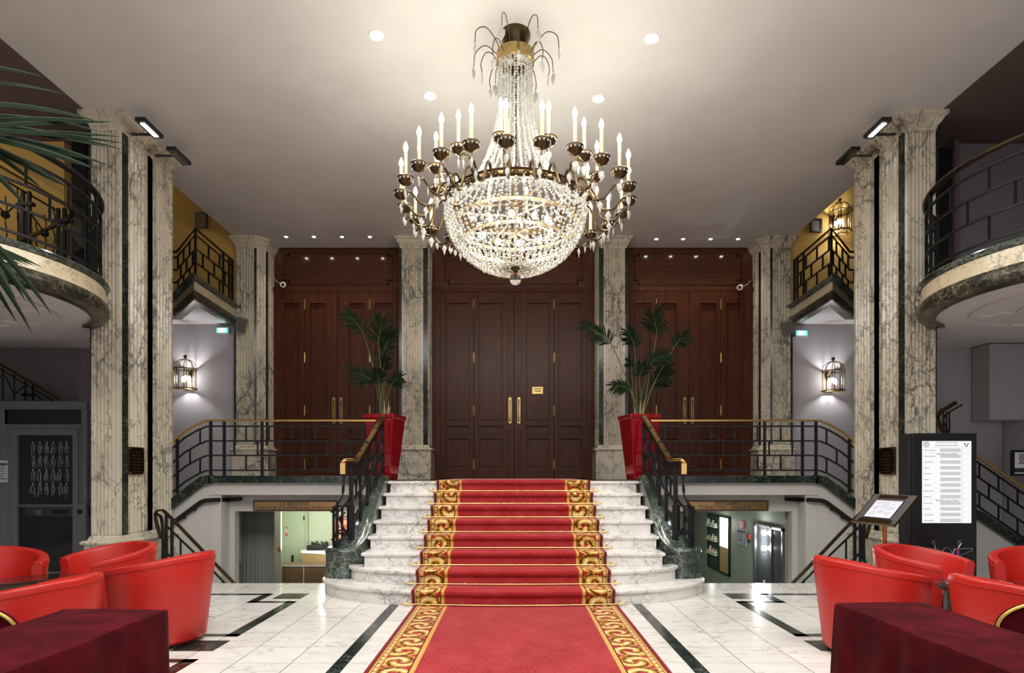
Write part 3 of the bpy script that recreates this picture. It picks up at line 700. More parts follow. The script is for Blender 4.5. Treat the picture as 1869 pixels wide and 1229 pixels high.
# runner on the stairs and carpet on the floor
cols=[-1.06+2.12*k/14 for k in range(15)]
prof=[]      # (step, dy, z)
prof.append((1,.025,.012))
for i in range(1,9):
    z=i*R_; prof+= [(i,.012,z-R_+.02),(i,.012,z-.055),(i,-.012,z-.04),(i,-.020,z-.02),(i,-.016,z+.002),(i,.005,z+.013)]
    if i<8: prof.append((i+1,.006,z+.013))
rows=[]
for (i,dy,z) in prof: rows.append([(x,nose(i,x)+dy,z) for x in cols])
rows.append([(x,11.3,8*R_+.013) for x in cols])
vs=[p for r in rows for p in r]; nC=len(cols); fs=[]
arc=[0]
for a,b in zip(rows,rows[1:]): arc.append(arc[-1]+(Vector(a[7])-Vector(b[7])).length)
for j in range(len(rows)-1):
    for i in range(nC-1): fs.append((j*nC+i,j*nC+i+1,(j+1)*nC+i+1,(j+1)*nC+i))
mb=MB(); mb.add(vs,fs); runner=build('stair_runner',mb,M['carpet'],recalc=False)
uvl=runner.data.uv_layers.new(name='UVMap')
for l in runner.data.loops:
    k=l.vertex_index; uvl.data[l.index].uv=(cols[k%nC],arc[k//nC])
runner.data.shade_smooth()
try: runner.data.set_sharp_from_angle(angle=math.radians(45))
except Exception: pass
md=runner.modifiers.new('thickness','SOLIDIFY'); md.thickness=.010; md.offset=-1
tag(runner,'red runner with gold scroll borders climbing the marble stairs','carpet')
mb=MB(); ys=[6.155,3,0,-3.5]; vs=[(x+.03,(y+(.05*(x/1.06)**2 if y>6 else 0)),.012) for y in ys for x in cols]; fs=[(j*nC+i,j*nC+i+1,(j+1)*nC+i+1,(j+1)*nC+i) for j in range(3) for i in range(nC-1)]
mb.add(vs,fs); fc=build('floor_carpet',mb,M['carpet'],recalc=False); uvl=fc.data.uv_layers.new(name='UVMap')
for l in fc.data.loops:
    v=fc.data.vertices[l.vertex_index].co; uvl.data[l.index].uv=(v.x-.03,v.y-6.155-.26)
md=fc.modifiers.new('thickness','SOLIDIFY'); md.thickness=.011; md.offset=-1 if fc.data.polygons[0].normal.z>0 else 1
tag(fc,'red carpet with gold scroll borders lying on the tiles in front of the stairs','carpet')
ordn=['first','second','third','fourth','fifth','sixth','seventh','eighth']
for i in range(1,9):
    t=thing('carpet_rod',(0,nose(i,0),(i-1)*R_),'thin brass carpet rod at the foot of the %s riser from the bottom'%ordn[i-1],'carpet rod','stair carpet rods')
    z=(i-1)*R_+.026
    pts=[(x,nose(i,x)-.012,z) for x in [-1.15+2.3*k/12 for k in range(13)]]
    build('rod',MB().tube(pts,.0085,8),M['brass'],t,smooth=50)
    for s in (-1,1):
        y=nose(i,1.12)-.012; mb=MB(); mb.tube([(s*1.11,y,z-.012),(s*1.11,y+.03,z+.02),(s*1.11,y+.04,z+.045)],.007,6); mb.tube([(s*1.095,y,z),(s*1.125,y,z)],.014,8); mb.ball((s*1.165,y,z),.012,seg=8)
        mb.ball((s*1.11,y+.01,z+.035),.008,seg=6); build('bracket',mb,M['brass'],t,smooth=50)
# ================================================================ BALCONIES
def along(poly,prof,mb,m=0,closed=False):   # sweep an (offset,z) profile on an open plan path, outside on the right
    n=len(poly); rings=[]
    for o,z in prof:
        ring=[]
        for i in range(n):
            p=Vector(poly[i]); e1=(Vector(poly[i])-Vector(poly[i-1])).normalized() if i>0 else (Vector(poly[1])-p).normalized()
            e2=(Vector(poly[i+1])-p).normalized() if i<n-1 else e1
            n1=Vector((e1.y,-e1.x)); n2=Vector((e2.y,-e2.x)); b=n1+n2
            q=p+b*(o*2/max(b.length_squared,.3)); ring.append((q.x,q.y,z))
        rings.append(ring)
    vs=[p for r in rings for p in r]; K=len(prof); fs=[]
    for j in range(K):
        j2=(j+1)%K
        for i in range(n-1): fs.append((j*n+i,j*n+i+1,j2*n+i+1,j2*n+i))
    fs+=[tuple(j*n for j in range(K))[::-1],tuple(j*n+n-1 for j in range(K))]
    mb.add(vs,fs,m)
def balcony(nm,s,path,back,zb,zt,where,label,h=(.40,.28)):
    # path: visible plan edge, outside on the right (for s=-1 side orientation)
    t=thing('balcony',(s*abs(path[len(path)//2][0]),path[len(path)//2][1],zb),label,'balcony')
    ov=.06 if zb>4 else 0
    H=zt-zb; a=zb+H*h[0]; b=zt-H*.15
    mb=MB(); mb.prism([tuple(p) for p in offset_path(path,-.05)]+back,zb+.03,zt-.02); build('slab',mb,M['white'] if False else M['soffit'],t)
    mb=MB(); along(path,[(-.14,zb-.006),(-.02,zb-.004),(.02,zb+.015),(.04,zb+.05),(.035,a-.03),(.015,a),(-.10,a)],mb); build('lower_band',mb,M['portoro'],t,smooth=40)
    mb=MB(); along(path,[(-.08,a),(.012,a),(.012,a+.02),(.0,a+.03),(.0,b-.005),(-.08,b)],mb); build('fascia',mb,M['cream_band'],t,smooth=40)
    mb=MB(); along(path,[(-.14,b-.002),(.012,b),(.02+ov*.3,b+.02),(.03+ov*.6,b+.03),(.04+ov,zt-.012),(.03+ov,zt),(-.14,zt)],mb); build('top_moulding',mb,M['verde'],t,smooth=40)
    return t
def offset_path(path,d):
    out=[]
    n=len(path)
    for i in range(n):
        p=Vector(path[i]); e1=(Vector(path[i])-Vector(path[i-1])).normalized() if i>0 else (Vector(path[1])-p).normalized()
        e2=(Vector(path[i+1])-p).normalized() if i<n-1 else e1
        b=Vector((e1.y,-e1.x))+Vector((e2.y,-e2.x)); q=p+b*(d*2/max(b.length_squared,.3)); out.append((q.x,q.y))
    return out
M['soffit']=mat('soffit_plaster',(.60,.575,.59),.7)
for s,nm in ((-1,'left'),(1,'right')):
    # --- near curved balcony
    arc_=[]; cx,cy,r=5.84,5.97,1.455
    a0=math.atan2(1.22,-.79); a1=2*PI-a0
    for k in range(41):
        a=a0+(a1-a0)*k/40; arc_.append((s*(cx+r*math.cos(a)),cy+r*math.sin(a)))
    # order so that the outside is on the right
    path=arc_ if s>0 else arc_[::-1]
    def outside_ok(path):
        p,q=Vector(path[20]),Vector(path[21]); e=(q-p).normalized(); n_=Vector((e.y,-e.x)); return (Vector(path[20])-Vector((s*cx,cy))).dot(n_)>0
    if not outside_ok(path): path=path[::-1]
    path=path+[(s*8.98,4.745)] if path[0][1]>path[-1][1] else [(s*8.98,4.745)]+path
    if path[0][1]>path[-1][1]: back=[(s*9,7.80),(s*5.12,7.80),(s*5.12,7.2)]
    else: back=[(s*5.12,7.2),(s*5.12,7.80),(s*9,7.80)]
    t=balcony(nm,s,path,back,3.125,3.485,None,'large curved marble-faced balcony projecting in front of the %s near pillar'%nm)
    mb=MB()     # plaster relief on the soffit
    for rr,w_ in ((.42,.05),(.56,.03),(.98,.04)):
        ring=[(s*5.95+rr*math.cos(2*PI*k/40),6.15+rr*math.sin(2*PI*k/40),3.152) for k in range(40)]
        mb.tube(ring,0,flat=(w_,.03),closed=True)
    for k in range(6):
        a=2*PI*k/6+.3; mb.tube(catmull([(s*5.95+q*math.cos(a+w2),6.15+q*math.sin(a+w2),3.152) for q,w2 in ((.6,0),(.72,.15),(.86,.05),(.95,.25))],5),[.02]*16,6)
    mb.lathe([(.0,3.10),(.12,3.11),(.2,3.14),(.3,3.155)],(s*5.95,6.15,0),24)
    build('soffit_relief',mb,M['soffit'],t,smooth=50)
    struct('ceiling_'+nm+'_aisle',MB().box((s*5.95,7.81,3.262),(s*9,8.9,3.30)),M['soffit'])
    rp=[(x,y,3.485) for x,y in offset_path(path,-.05)]
    t=thing('balcony_railing',(s*4.45,5.9,3.485),'curved black iron railing with brass top rail on the large %s balcony'%nm,'railing')
    Lr=cumlen(rp); far=Lr[-1] if path[-1][1]>path[0][1] else 0
    railing(t,rp,[.09,.33,.56,.79],.93,.44,[(Lr[-1]-d if far else d) for d in (.03,.45,.9,2.5,3.4,4.5,6.0,Lr[-1]-.03)],bar=.022,post=.026,rail=(.07,.028),railm='iron' if s<0 else 'bronze')
    # --- rear angular balcony
    B=(s*5.0,9.34);A_=(s*5.94,10.43);C_=(s*5.09,10.93);E=(s*7.6,10.43)
    path=[C_,B,A_,E] if s>0 else [E,A_,B,C_]
    e=(Vector(path[2])-Vector(path[1])).normalized()
    back=[(s*7.6,11.04),(s*5.09,11.04)] if s>0 else [(s*5.09,11.04),(s*7.6,11.04)]
    # check side
    n_=Vector((e.y,-e.x)); ctr=Vector((s*5.6,10.6))
    if (Vector(B)-ctr).dot(n_)<0: path=path[::-1]; back=back[::-1]
    t=balcony(nm,s,path,back,4.125,4.457,None,'small pointed marble-faced balcony above the %s wall lantern'%nm)
    rp=[(x,y,4.457) for x,y in offset_path(path,-.05)]
    t=thing('balcony_railing',(s*5.1,9.6,4.457),'angular black iron railing of the small %s balcony above the wall lantern'%nm,'railing')
    Lr=cumlen(rp); iB=1 if abs(rp[1][0])<5.2 and abs(rp[1][0])>4.9 and rp[1][1]<9.6 else 2
    lb=Lr[iB]; end=0 if iB==1 else Lr[-1]; sg=-1 if iB==1 else 1
    posts=[lb,abs(end-.03),abs(end-.16) if end==0 else end-.16,(end-.42) if end else .42]
    railing(t,rp,[.07,.29,.51,.73],.83,.42,posts,bar=.026,post=.03,rail=(.035,.03),railm='iron',phase=.1)
# stair railing seen in the left gallery, with lyre bars
t=thing('gallery_stair_railing',(-6.2,7.5,3.49),'ornate black and gold stair railing with wavy bars against the yellow gallery wall','railing')
y=7.45
hp=catmull([(-7.2,y,5.70),(-6.37,y,5.20),(-5.78,y,4.86),(-5.58,y,4.74),(-5.52,y,4.64),(-5.60,y,4.55),(-5.9,y,4.41),(-6.25,y,4.26)],5)
build('handrail',MB().tube(hp,0,flat=(.05,.03)),M['bronze'],t)
for x,zt in ((-6.08,4.93),(-5.64,4.72)):
    mb=MB()
    for dx in (-.05,.03): mb.tube([(x+dx,y,3.485),(x+dx,y,zt-.02)],0,flat=(.035,.035))
    mb.box((x-.10,y-.03,zt-.2),(x+.09,y+.03,zt-.16)); build('post',mb,M['iron'],t)
mb=MB()
for x0,x1,zt in ((-6.55,-6.15,4.95),(-6.02,-5.70,4.72)):
    for k in range(3):
        x=x0+.06+(x1-x0-.1)*k/2; mb.tube([(x+.012*math.sin(q*1.5),y,3.75+(zt-3.95+.1*k%2)*q/16) for q in range(17)],.009,5)
    c=(x0+x1)/2
    for w_ in (.16,.19,.22): mb.tube(catmull([(c-w_,y,zt-.25),(c-w_,y,4.2),(c-w_*.7,y,3.9),(c,y,3.72),(c+w_*.7,y,3.9),(c+w_,y,4.2),(c+w_,y,zt-.3)],5),.011,5)
    mb.tube([(x0,y,zt-.1),(c,y,zt-.32),(x1,y,zt-.15)],.012,5); mb.ball((c,y,zt-.33),.05,seg=8)
mb.tube([(-6.9,y,5.36),(-6.37,y,5.06),(-5.72,y,4.68)],.012,5)
build('lattice',mb,M['iron'],t)
# black openings at the ends of the gallery rooms
struct('door_4',MB().box((PX(135,7.75),7.70,3.49),(PX(161,7.75),7.79,PZ(262,7.75))),M['black'],bevel=.01)
mb=MB(); mb.box((5.42,7.75,3.49),(5.70,7.84,PZ(275,7.8))); mb.box((5.70,7.7,3.49),(5.76,7.9,PZ(262,7.8)),1)
struct('door_5',mb,[M['black'],M['brownwall']])
# ================================================================ CHANDELIER
CX,CY=.02,5.90
M['darkrail']=mat('dark_rail',(.03,.022,.015),.35,.6)
ch=thing('chandelier',(CX,CY,CZ),'huge lit crystal and bronze chandelier with electric candles hanging from the ceiling above the stairs','chandelier')
def ico():
    bm=bmesh.new(); bmesh.ops.create_icosphere(bm,subdivisions=1,radius=1); v=[tuple(x.co) for x in bm.verts]; f=[tuple(x.index for x in q.verts) for q in bm.faces]; bm.free(); return v,f
IV,IF=ico()
def beads(mb,pts,r):
    for k,p in enumerate(pts):
        rr=r[k] if isinstance(r,list) else r
        mb.add([(p[0]+x*rr,p[1]+y*rr,p[2]+z*rr) for x,y,z in IV],IF)
def drop(mb,x,y,z,L,w,kite=False,ang=0):
    # flat cut pendant hanging down from z
    ca,sa=math.cos(ang),math.sin(ang)
    prof=[(0,0,.15),(.35*L if kite else .25*L,w,1),(L*.6,w*(.45 if kite else .95),.8),(L,0,.1)]
    ring=[]
    mb.ball((x,y,z-.008),.009,seg=6)
    for (dz,ww,tt) in prof:
        for (u,v) in ((1,0),(.6,.35),(-.6,.35),(-1,0),(-.6,-.35),(.6,-.35)):
            ring.append((x+u*max(ww,.002)*ca-v*max(ww,.002)*sa,y+u*max(ww,.002)*sa+v*max(ww,.002)*ca,z-.016-dz))
    fs=[]
    for j in range(3):
        for k in range(6): fs.append((j*6+k,j*6+(k+1)%6,(j+1)*6+(k+1)%6,(j+1)*6+k))
    mb.add(ring,fs)
def place(o,a):
    o.parent=ch; o.location=(0,0,0); o.rotation_euler=(0,0,a); o.matrix_parent_inverse=Matrix.Identity(4)
# everything below is in the chandelier's own frame, z measured from the ceiling
zr=4.02-CZ; rr_=.66
mb=MB(); mb.lathe([(.15,0),(.15,-.02),(.14,-.05),(.105,-.12),(.07,-.17),(.05,-.20),(.02,-.21)],n=24)
build('canopy',mb,M['bronze'],ch,smooth=40,local=True)
mb=MB(); mb.tube([(0,0,-.15),(0,0,3.42-CZ)],.014,8); build('stem',mb,M['bronze'],ch,local=True)
mb=MB(); mb.lathe([(.165,5.42-CZ),(.185,5.43-CZ),(.19,5.46-CZ),(.18,5.50-CZ),(.19,5.53-CZ),(.175,5.54-CZ),(.165,5.53-CZ),(.165,5.42-CZ)],n=40); 
for k in range(4): a=PI*k/2+.4; mb.tube([(0,0,5.48-CZ),(.17*math.cos(a),.17*math.sin(a),5.48-CZ)],.01,5)
build('crown_ring',mb,M['antique'],ch,smooth=40,local=True)
mb=MB(); mb.lathe([(rr_-.02,zr-.03),(rr_+.015,zr-.03),(rr_+.025,zr-.015),(rr_+.015,zr+.0),(rr_+.015,zr+.03),(rr_+.03,zr+.045),(rr_+.0,zr+.055),(rr_-.02,zr+.05),(rr_-.02,zr-.03)],n=72)
for k in range(48):
    a=2*PI*k/48; c_=Vector((math.cos(a),math.sin(a),0)); t_=Vector((-c_.y,c_.x,0)); p=c_*(rr_+.02); z=zr+.012
    mb.tube([tuple(p+t_*.02*math.cos(q)+Vector((0,0,z+.014*math.sin(q)))) for q in [i*PI/3 for i in range(6)]],.004,4,closed=True)
for k in range(6): a=PI*k/3; mb.tube([(0,0,zr+.02),(rr_*math.cos(a),rr_*math.sin(a),zr+.02)],.01,5)
build('main_ring',mb,M['bronze'],ch,smooth=40,local=True)
for r2,z2 in ((.615,3.83),(.52,3.66)):
    mb=MB(); z2-=CZ; mb.lathe([(r2-.008,z2-.015),(r2,z2-.015),(r2,z2+.015),(r2-.008,z2+.015),(r2-.008,z2-.015)],n=48)
    for k in range(4): a=PI*k/4*2+.5; mb.tube([(0,0,z2+.1),(r2*math.cos(a),r2*math.sin(a),z2)],.008,5)
    build('inner_hoop',mb,M['gold'],ch,local=True)
mb=MB(); mb.lathe([(.012,3.55-CZ),(.10,3.50-CZ),(.115,3.485-CZ),(.10,3.47-CZ),(.045,3.45-CZ),(.03,3.43-CZ),(.05,3.41-CZ),(.03,3.395-CZ),(.012,3.37-CZ)],n=24); build('bottom_hub',mb,M['bronze'],ch,smooth=40,local=True)
mb=MB(); mb.ball((0,0,3.305-CZ),.058,seg=20); build('glass_ball',mb,M['glass'],ch,smooth=60,local=True)
# bowl strings
NB=60
prof=catmull([(rr_+.012,0,3.99),(rr_+.022,0,3.90),(rr_-.005,0,3.77),(.585,0,3.645),(.49,0,3.54),(.37,0,3.455),(.24,0,3.405),(.13,0,3.40),(.07,0,3.43)],10)
Lp=cumlen(prof); pts=[]; rad=[]; s_=0
while s_<Lp[-1]:
    p=at_len(prof,Lp,s_); u=s_/Lp[-1]; r=.0195 if u<.28 else .0195-.008*(u-.28)/.72
    pts.append((p.x,p.y,p.z-CZ)); rad.append(r); s_+=r*2.05
jit=random.Random(3)
def jittered(pts,rad,j,smin):
    out=[];ra=[]
    for k,p in enumerate(pts):
        r=rad[k] if isinstance(rad,list) else rad
        out.append((p[0]+jit.uniform(-j,j),p[1]+jit.uniform(-j,j)*1.2,p[2]+jit.uniform(-j,j)*.6)); ra.append(r*jit.uniform(smin,1.08))
    mb=MB(); beads(mb,out,ra); return mb
bowl=[build('bead_string',jittered(pts,rad,.007,.72),M['crystal'],ch,smooth=30,local=True) for _ in range(5)]
for k in range(NB):
    if k<5: c=bowl[k]
    else: c=bowl[(k*3)%5].copy(); COL.objects.link(c)
    place(c,2*PI*k/NB+jit.uniform(-.012,.012))
# tent strings from the crown to the ring
NTn=30
prof=catmull([(.165,0,5.42),(.168,0,5.1),(.19,0,4.85),(.25,0,4.6),(.34,0,4.38),(.46,0,4.19),(.60,0,4.07)],10)
Lp=cumlen(prof); pts=[]; s_=0
while s_<Lp[-1]: p=at_len(prof,Lp,s_); pts.append((p.x,p.y,p.z-CZ)); s_+=.0275
tent=[build('bead_string',jittered(pts,.0135,.004,.8),M['crystal'],ch,smooth=30,local=True) for _ in range(3)]
for k in range(NTn):
    if k<3: c=tent[k]
    else: c=tent[k%3].copy(); COL.objects.link(c)
    place(c,.05+2*PI*k/NTn+jit.uniform(-.03,.03))
# garlands on the ring as one uncountable frill
mb=MB(); 
for k in range(30):
    a=2*PI*k/30; a2=2*PI*(k+1)/30; p=[]
    for q in range(9):
        u=q/8; aa=a+(a2-a)*u; p.append(((rr_+.035)*math.cos(aa),(rr_+.035)*math.sin(aa),zr-.02-.09*4*u*(1-u)))
    beads(mb,p,.011)
    drop(mb,(rr_+.04)*math.cos(a),(rr_+.04)*math.sin(a),zr-.03,.085,.022,k%2==0,a+PI/2)
o=build('ring_garland',mb,M['crystal'],ch,local=True); o['kind']='stuff'
# arms: arm > cup, candle, bulb, pendant
def make_arm(R,ztop,zlow,r0,kind):
    zt=ztop-CZ
    if kind=='outer': path=[(r0,0,zr+.02),(r0+.05,0,zr+.09),(r0+.12,0,zr+.04),(r0+.20,0,zlow-CZ),(r0+.31,0,zlow-CZ-.015),(R-.05,0,zlow-CZ+.07),(R-.005,0,zt-.13),(R,0,zt-.06)]
    else: path=[(r0-.02,0,zr+.03),(r0-.03,0,zr+.15),(r0+.0,0,zr+.22),(R-.03,0,zr+.20),(R-.01,0,zt-.10),(R,0,zt-.03)]
    p=catmull(path,6); n=len(p)
    a=build('arm',MB().tube(p,[.013-.004*k/n for k in range(n)],7),M['bronze'],ch,smooth=60,local=True)
    mb=MB(); mb.lathe([(.008,zt-.07),(.02,zt-.055),(.05,zt-.045),(.068,zt-.02),(.070,zt+.004),(.076,zt+.008),(.072,zt+.012),(.05,zt+.0),(.022,zt-.005),(.022,zt+.03),(.012,zt+.03)],(R,0,0),20)
    cup=build('cup',mb,M['bronze'],a,smooth=45,local=True)
    mb=MB()
    for k in range(12): q=2*PI*k/12; mb.ball((R+.067*math.cos(q),.067*math.sin(q),zt-.014),.0095,seg=6)
    build('cup_beads',mb,M['crystal'],a,smooth=60,local=True)
    mb=MB(); mb.lathe([(.015,zt),(.015,zt+.245),(.012,zt+.25)],(R,0,0),10); build('candle',mb,M['candle'],a,smooth=40,local=True)
    mb=MB(); mb.lathe([(.010,zt+.25),(.020,zt+.268),(.021,zt+.285),(.013,zt+.315),(.0015,zt+.338)],(R,0,0),10); build('bulb',mb,M['bulb'],a,smooth=60,local=True)
    def pend(nm,*q): mb=MB(); drop(mb,*q); build(nm,mb,M['crystal'],a,local=True)
    pend('pendant',R,0,zt-.08,.10,.026,False,.8)
    if kind=='outer': pend('arm_pendant',r0+.26,0,zlow-CZ-.02,.11,.030,True,.3); pend('small_pendant',R-.09,0,zlow-CZ+.03,.08,.02,False,1.2)
    else: pend('arm_pendant',R-.06,0,zr+.19,.09,.024,True,.3)
    return a
M['candle']=mat('ivory_candle_sleeve',(.62,.50,.28),.5)
NO,NI=24,12
def rec(o,parent=None):
    c=o.copy(); COL.objects.link(c)
    if parent: c.parent=parent
    for q in list(o.children): rec(q,c)
    return c
arm0=make_arm(1.11,4.06,3.88,rr_,'outer'); arm1=make_arm(.80,4.27,0,rr_,'inner')
for k in range(NO):
    a=arm0 if k==0 else rec(arm0); place(a,-PI/2-.07+2*PI*k/NO)
for k in range(NI):
    a=arm1 if k==0 else rec(arm1); place(a,-PI/2-.16+2*PI*k/NI)
# spray of curved wires with pendants on the crown
for k in range(16):
    up=k%2; R=.42 if up else .30; zc=5.60-CZ if up else 5.52-CZ
    w0=MB(); p=catmull([(.18,0,5.50-CZ),(.20,0,zc-.02),(R*.75,0,zc+.085),(R,0,zc+.03),(R+.02,0,zc-.10)] if up else [(.18,0,5.46-CZ),(.24,0,5.53-CZ),(R,0,5.52-CZ),(R+.04,0,5.42-CZ),(R+.03,0,5.34-CZ)],6)
    w0.tube(p,.0045,5); o=build('wire_branch',w0,M['bronze'],ch,local=True); e=p[-1]
    mb=MB(); drop(mb,e[0],0,e[2],.12 if k%3 else .10,.034,k%3==0,1.57); build('pendant',mb,M['crystal'],o,local=True); place(o,2*PI*k/16+.1)
# bulbs inside the bowl
ib=MB(); ib.ball((.36,0,3.80-CZ),.028,seg=10,sc=(1,1,1.25)); b0=build('inner_bulb',ib,M['bulb'],ch,smooth=60,local=True); place(b0,.2)
for k in range(1,10): c=b0.copy(); COL.objects.link(c); place(c,.2+2*PI*k/10)
for k in range(5):
    a=2*PI*k/5+.3; point('chandelier_bowl_light',(CX+.3*math.cos(a),CY+.3*math.sin(a),3.78),8,WARM,.08)
for k in range(12):
    a=2*PI*(k+.5)/12; point('chandelier_candle_light',(CX+1.11*math.cos(a),CY+1.11*math.sin(a),4.47),7.5,WARM,.04)
# ================================================================ LIGHT FITTINGS
def downlight(x,y,label,group,power,ang=1.9):
    K=1.0 if power>40 else .55
    t=thing('ceiling_spotlight',(x,y,CZ),label,'spotlight',group)
    mb=MB(); mb.lathe([(.050*K,-.006),(.072*K,-.010),(.078*K,-.001),(.05*K,-.001),(.050*K,-.006)],(x,y,CZ),20); build('trim_ring',mb,M['white'],t,smooth=40)
    mb=MB(); mb.lathe([(.0,-.014),(.035*K,-.012),(.050*K,-.006),(.05*K,-.002),(.0,-.002)],(x,y,CZ),16); build('lens',mb,M['spotlit'],t)
    spot('spotlight_beam',(x,y,CZ-.03),power,(1,.93,.8),ang,.8,r=.03)
for px,py,w in ((687,64,'left spotlight of the pair above the chandelier, nearer the camera'),(1190,70,'right spotlight of the pair above the chandelier, nearer the camera'),(785,175,'left spotlight of the pair behind the chandelier crown'),(1092,180,'right spotlight of the pair behind the chandelier crown')):
    y=(CZ-EYE)*F/(HY-py); downlight(PX(px,y),y,'recessed lit '+w,'large ceiling spotlights',110)
nth=['first','second','third','fourth']
for nm,pxs,py in (('left',(522,573,624,675),432),('right',(1347,1297,1247,1198),436)):
    for k,px in enumerate(pxs):
        y=(CZ-EYE)*F/(HY-py); downlight(PX(px,y),y,'small recessed spotlight in front of the %s door, %s from the corner pillar'%(nm,nth[k]),'small spotlights by the doors',26,1.5)
for s,nm in ((-1,'left'),(1,'right')):
    for k,(y0,y1,lit) in enumerate(((6.97,7.35,1),(7.60,7.98,0))):
        t=thing('led_floodlight',(s*4.37,(y0+y1)/2,5.52),'slim black floodlight, %s, at the top of the %s near pillar'%('switched on' if lit else 'unlit rear one',nm),'floodlight')
        build('housing',MB().box((s*4.31,y0,5.51),(s*4.43,y1,5.56)),M['black'],t,bevel=.006)
        yy=(y0+y1)/2 if not lit else 7.3
        mb=MB(); mb.box((s*4.43,yy-.02,5.53),(s*4.68,yy+.02,5.545)); build('bracket',mb,M['black'],t)
        build('lens',MB().box((s*4.345,y0+.05,5.504),(s*4.395,y1-.05,5.512)),M['led'] if lit else M['bronze'],t)
        if lit: spot('floodlight_beam',(s*4.37,(y0+y1)/2,5.49),95 if s>0 else 60,(.82,.88,1.0),1.9,.9,rot=(0,s*.35,0),r=.05)
def lantern(px,py,label,power):
    y=10.84; c=P(px,py,y); t=thing('wall_lantern',(c.x,11.05,c.z),label,'wall lamp'); x,z=c.x,c.z
    R=.175; n=8; zb,zt=z-.24,z+.12
    ring=[(x+R*math.cos(PI/8+2*PI*k/n),y+R*math.sin(PI/8+2*PI*k/n)) for k in range(n)]
    mb=MB()
    for zz,w in ((zb,.03),(zt,.035)):
        o=[(x+(R+w*.5)*math.cos(PI/8+2*PI*k/n),y+(R+w*.5)*math.sin(PI/8+2*PI*k/n)) for k in range(n)]
        mb.tube([(a,b,zz) for a,b in o],0,flat=(.022,.02),closed=True)
    for a,b in ring: mb.tube([(a,b,zb),(a,b,zt)],0,flat=(.012,.012))
    for k in range(n):
        a,b=ring[k]; mb.tube(catmull([(a,b,zt),(x+(a-x)*.93,y+(b-y)*.93,zt+.09),(x+(a-x)*.55,y+(b-y)*.55,zt+.155),(x,y,zt+.18)],4),.007,5)
    mb.lathe([(.0,.17),(.03,.175),(.012,.195),(.03,.215),(.033,.235),(.02,.255),(.0,.262)],(x,y,zt),12)
    mb.tube([(x-.14,y,zb),(x+.14,y,zb)],.007,5); mb.tube([(x,y-.14,zb),(x,11.045,zb)],.009,5); mb.box((x-.05,11.03,z-.1),(x+.05,11.05,z+.1)); mb.tube([(x,y+.1,zt+.02),(x,11.04,z+.06)],.008,5)
    build('frame',mb,M['brassd'],t,smooth=40)
    mb=MB()
    for k in range(n):
        a=ring[k]; b=ring[(k+1)%n]; mb.add([(a[0],a[1],zb+.01),(b[0],b[1],zb+.01),(b[0],b[1],zt-.01),(a[0],a[1],zt-.01)],[(0,1,2,3)])
    build('glass_pane',mb,M['thinglass'],t)
    for k in range(3):
        a=2*PI*k/3+.5; cx,cy=x+.06*math.cos(a),y+.06*math.sin(a)
        mb=MB(); mb.lathe([(.008,zb),(.02,zb+.02),(.01,zb+.03),(.01,zb+.12)],(cx,cy,0),8); cd=build('candle',mb,M['candle'],t)
        mb=MB(); mb.ball((cx,cy,zb+.165),.030,seg=8,sc=(1,1,1.7)); build('bulb',mb,M['lbulb'],cd,smooth=60)
    point('lantern_light',(x,y-.0,zb+.20),power*1.3,(.97,.96,1),.04)
    point('lantern_glow',(x,11.0,z-.02),power*.12,(.97,.96,1),.04)
M['brassd']=mat('aged_brass',(.13,.085,.035),.3,1)
M['lbulb']=em('lantern_bulb',(1,.96,.93),160)
m=mat('thin_glass',(1,1,1),.05,trans=1,ior=1.02); M['thinglass']=m
lantern(338,686,'lit brass lantern on the grey wall behind the left near pillar',12)
lantern(1521,690,'lit brass lantern on the grey wall beside the right near pillar',12)
lantern(1533,400,'lit brass lantern high in the right rear gallery above the small balcony',4)
M['exit']=em('exit_sign_light',(.80,1,.97),3.2); M['teal']=em('exit_sign_teal',(.05,.6,.5),1.6)
for px,py,nm in ((407,604,'left'),(1462,609,'right')):
    c=P(px,py,11.0); t=thing('exit_sign',tuple(c),'small glowing white and teal emergency exit sign under the %s rear balcony'%nm,'exit sign','exit signs')
    build('housing',MB().box((c.x-.125,c.y-.03,c.z-.065),(c.x+.125,c.y+.05,c.z+.065)),M['plaster'],t,bevel=.01)
    mb=MB(); mb.box((c.x-.105,c.y-.036,c.z-.045),(c.x+.105,c.y-.03,c.z+.045)); build('panel',mb,M['teal'],t)
    mb=MB(); mb.box((c.x-.07,c.y-.04,c.z-.038),(c.x+.07,c.y-.036,c.z+.038)); build('pictogram_panel',mb,M['exit'],t)
    mb=MB(); mb.ball((c.x-.012,c.y-.043,c.z+.022),.008,seg=6); mb.tube([(c.x-.012,c.y-.043,c.z+.01),(c.x-.004,c.y-.043,c.z-.01),(c.x-.022,c.y-.043,c.z-.03)],.004,5); mb.tube([(c.x-.004,c.y-.043,c.z-.008),(c.x+.016,c.y-.043,c.z-.028)],.004,5); mb.tube([(c.x-.028,c.y-.043,c.z+.0),(c.x-.012,c.y-.043,c.z+.01),(c.x+.012,c.y-.043,c.z+.002)],.004,5)
    mb.box((c.x+.03,c.y-.043,c.z-.03),(c.x+.05,c.y-.04,c.z+.03)); build('pictogram',mb,M['teal'],t)
point('gallery_fill_left',(-7.2,6.4,5.2),13,(1,.85,.6),.1); point('gallery_fill_rear',(-6.6,9.9,6.6),5,(1,.85,.6),.1)  # added warm fill lights that brighten the yellow gallery walls, without fittings
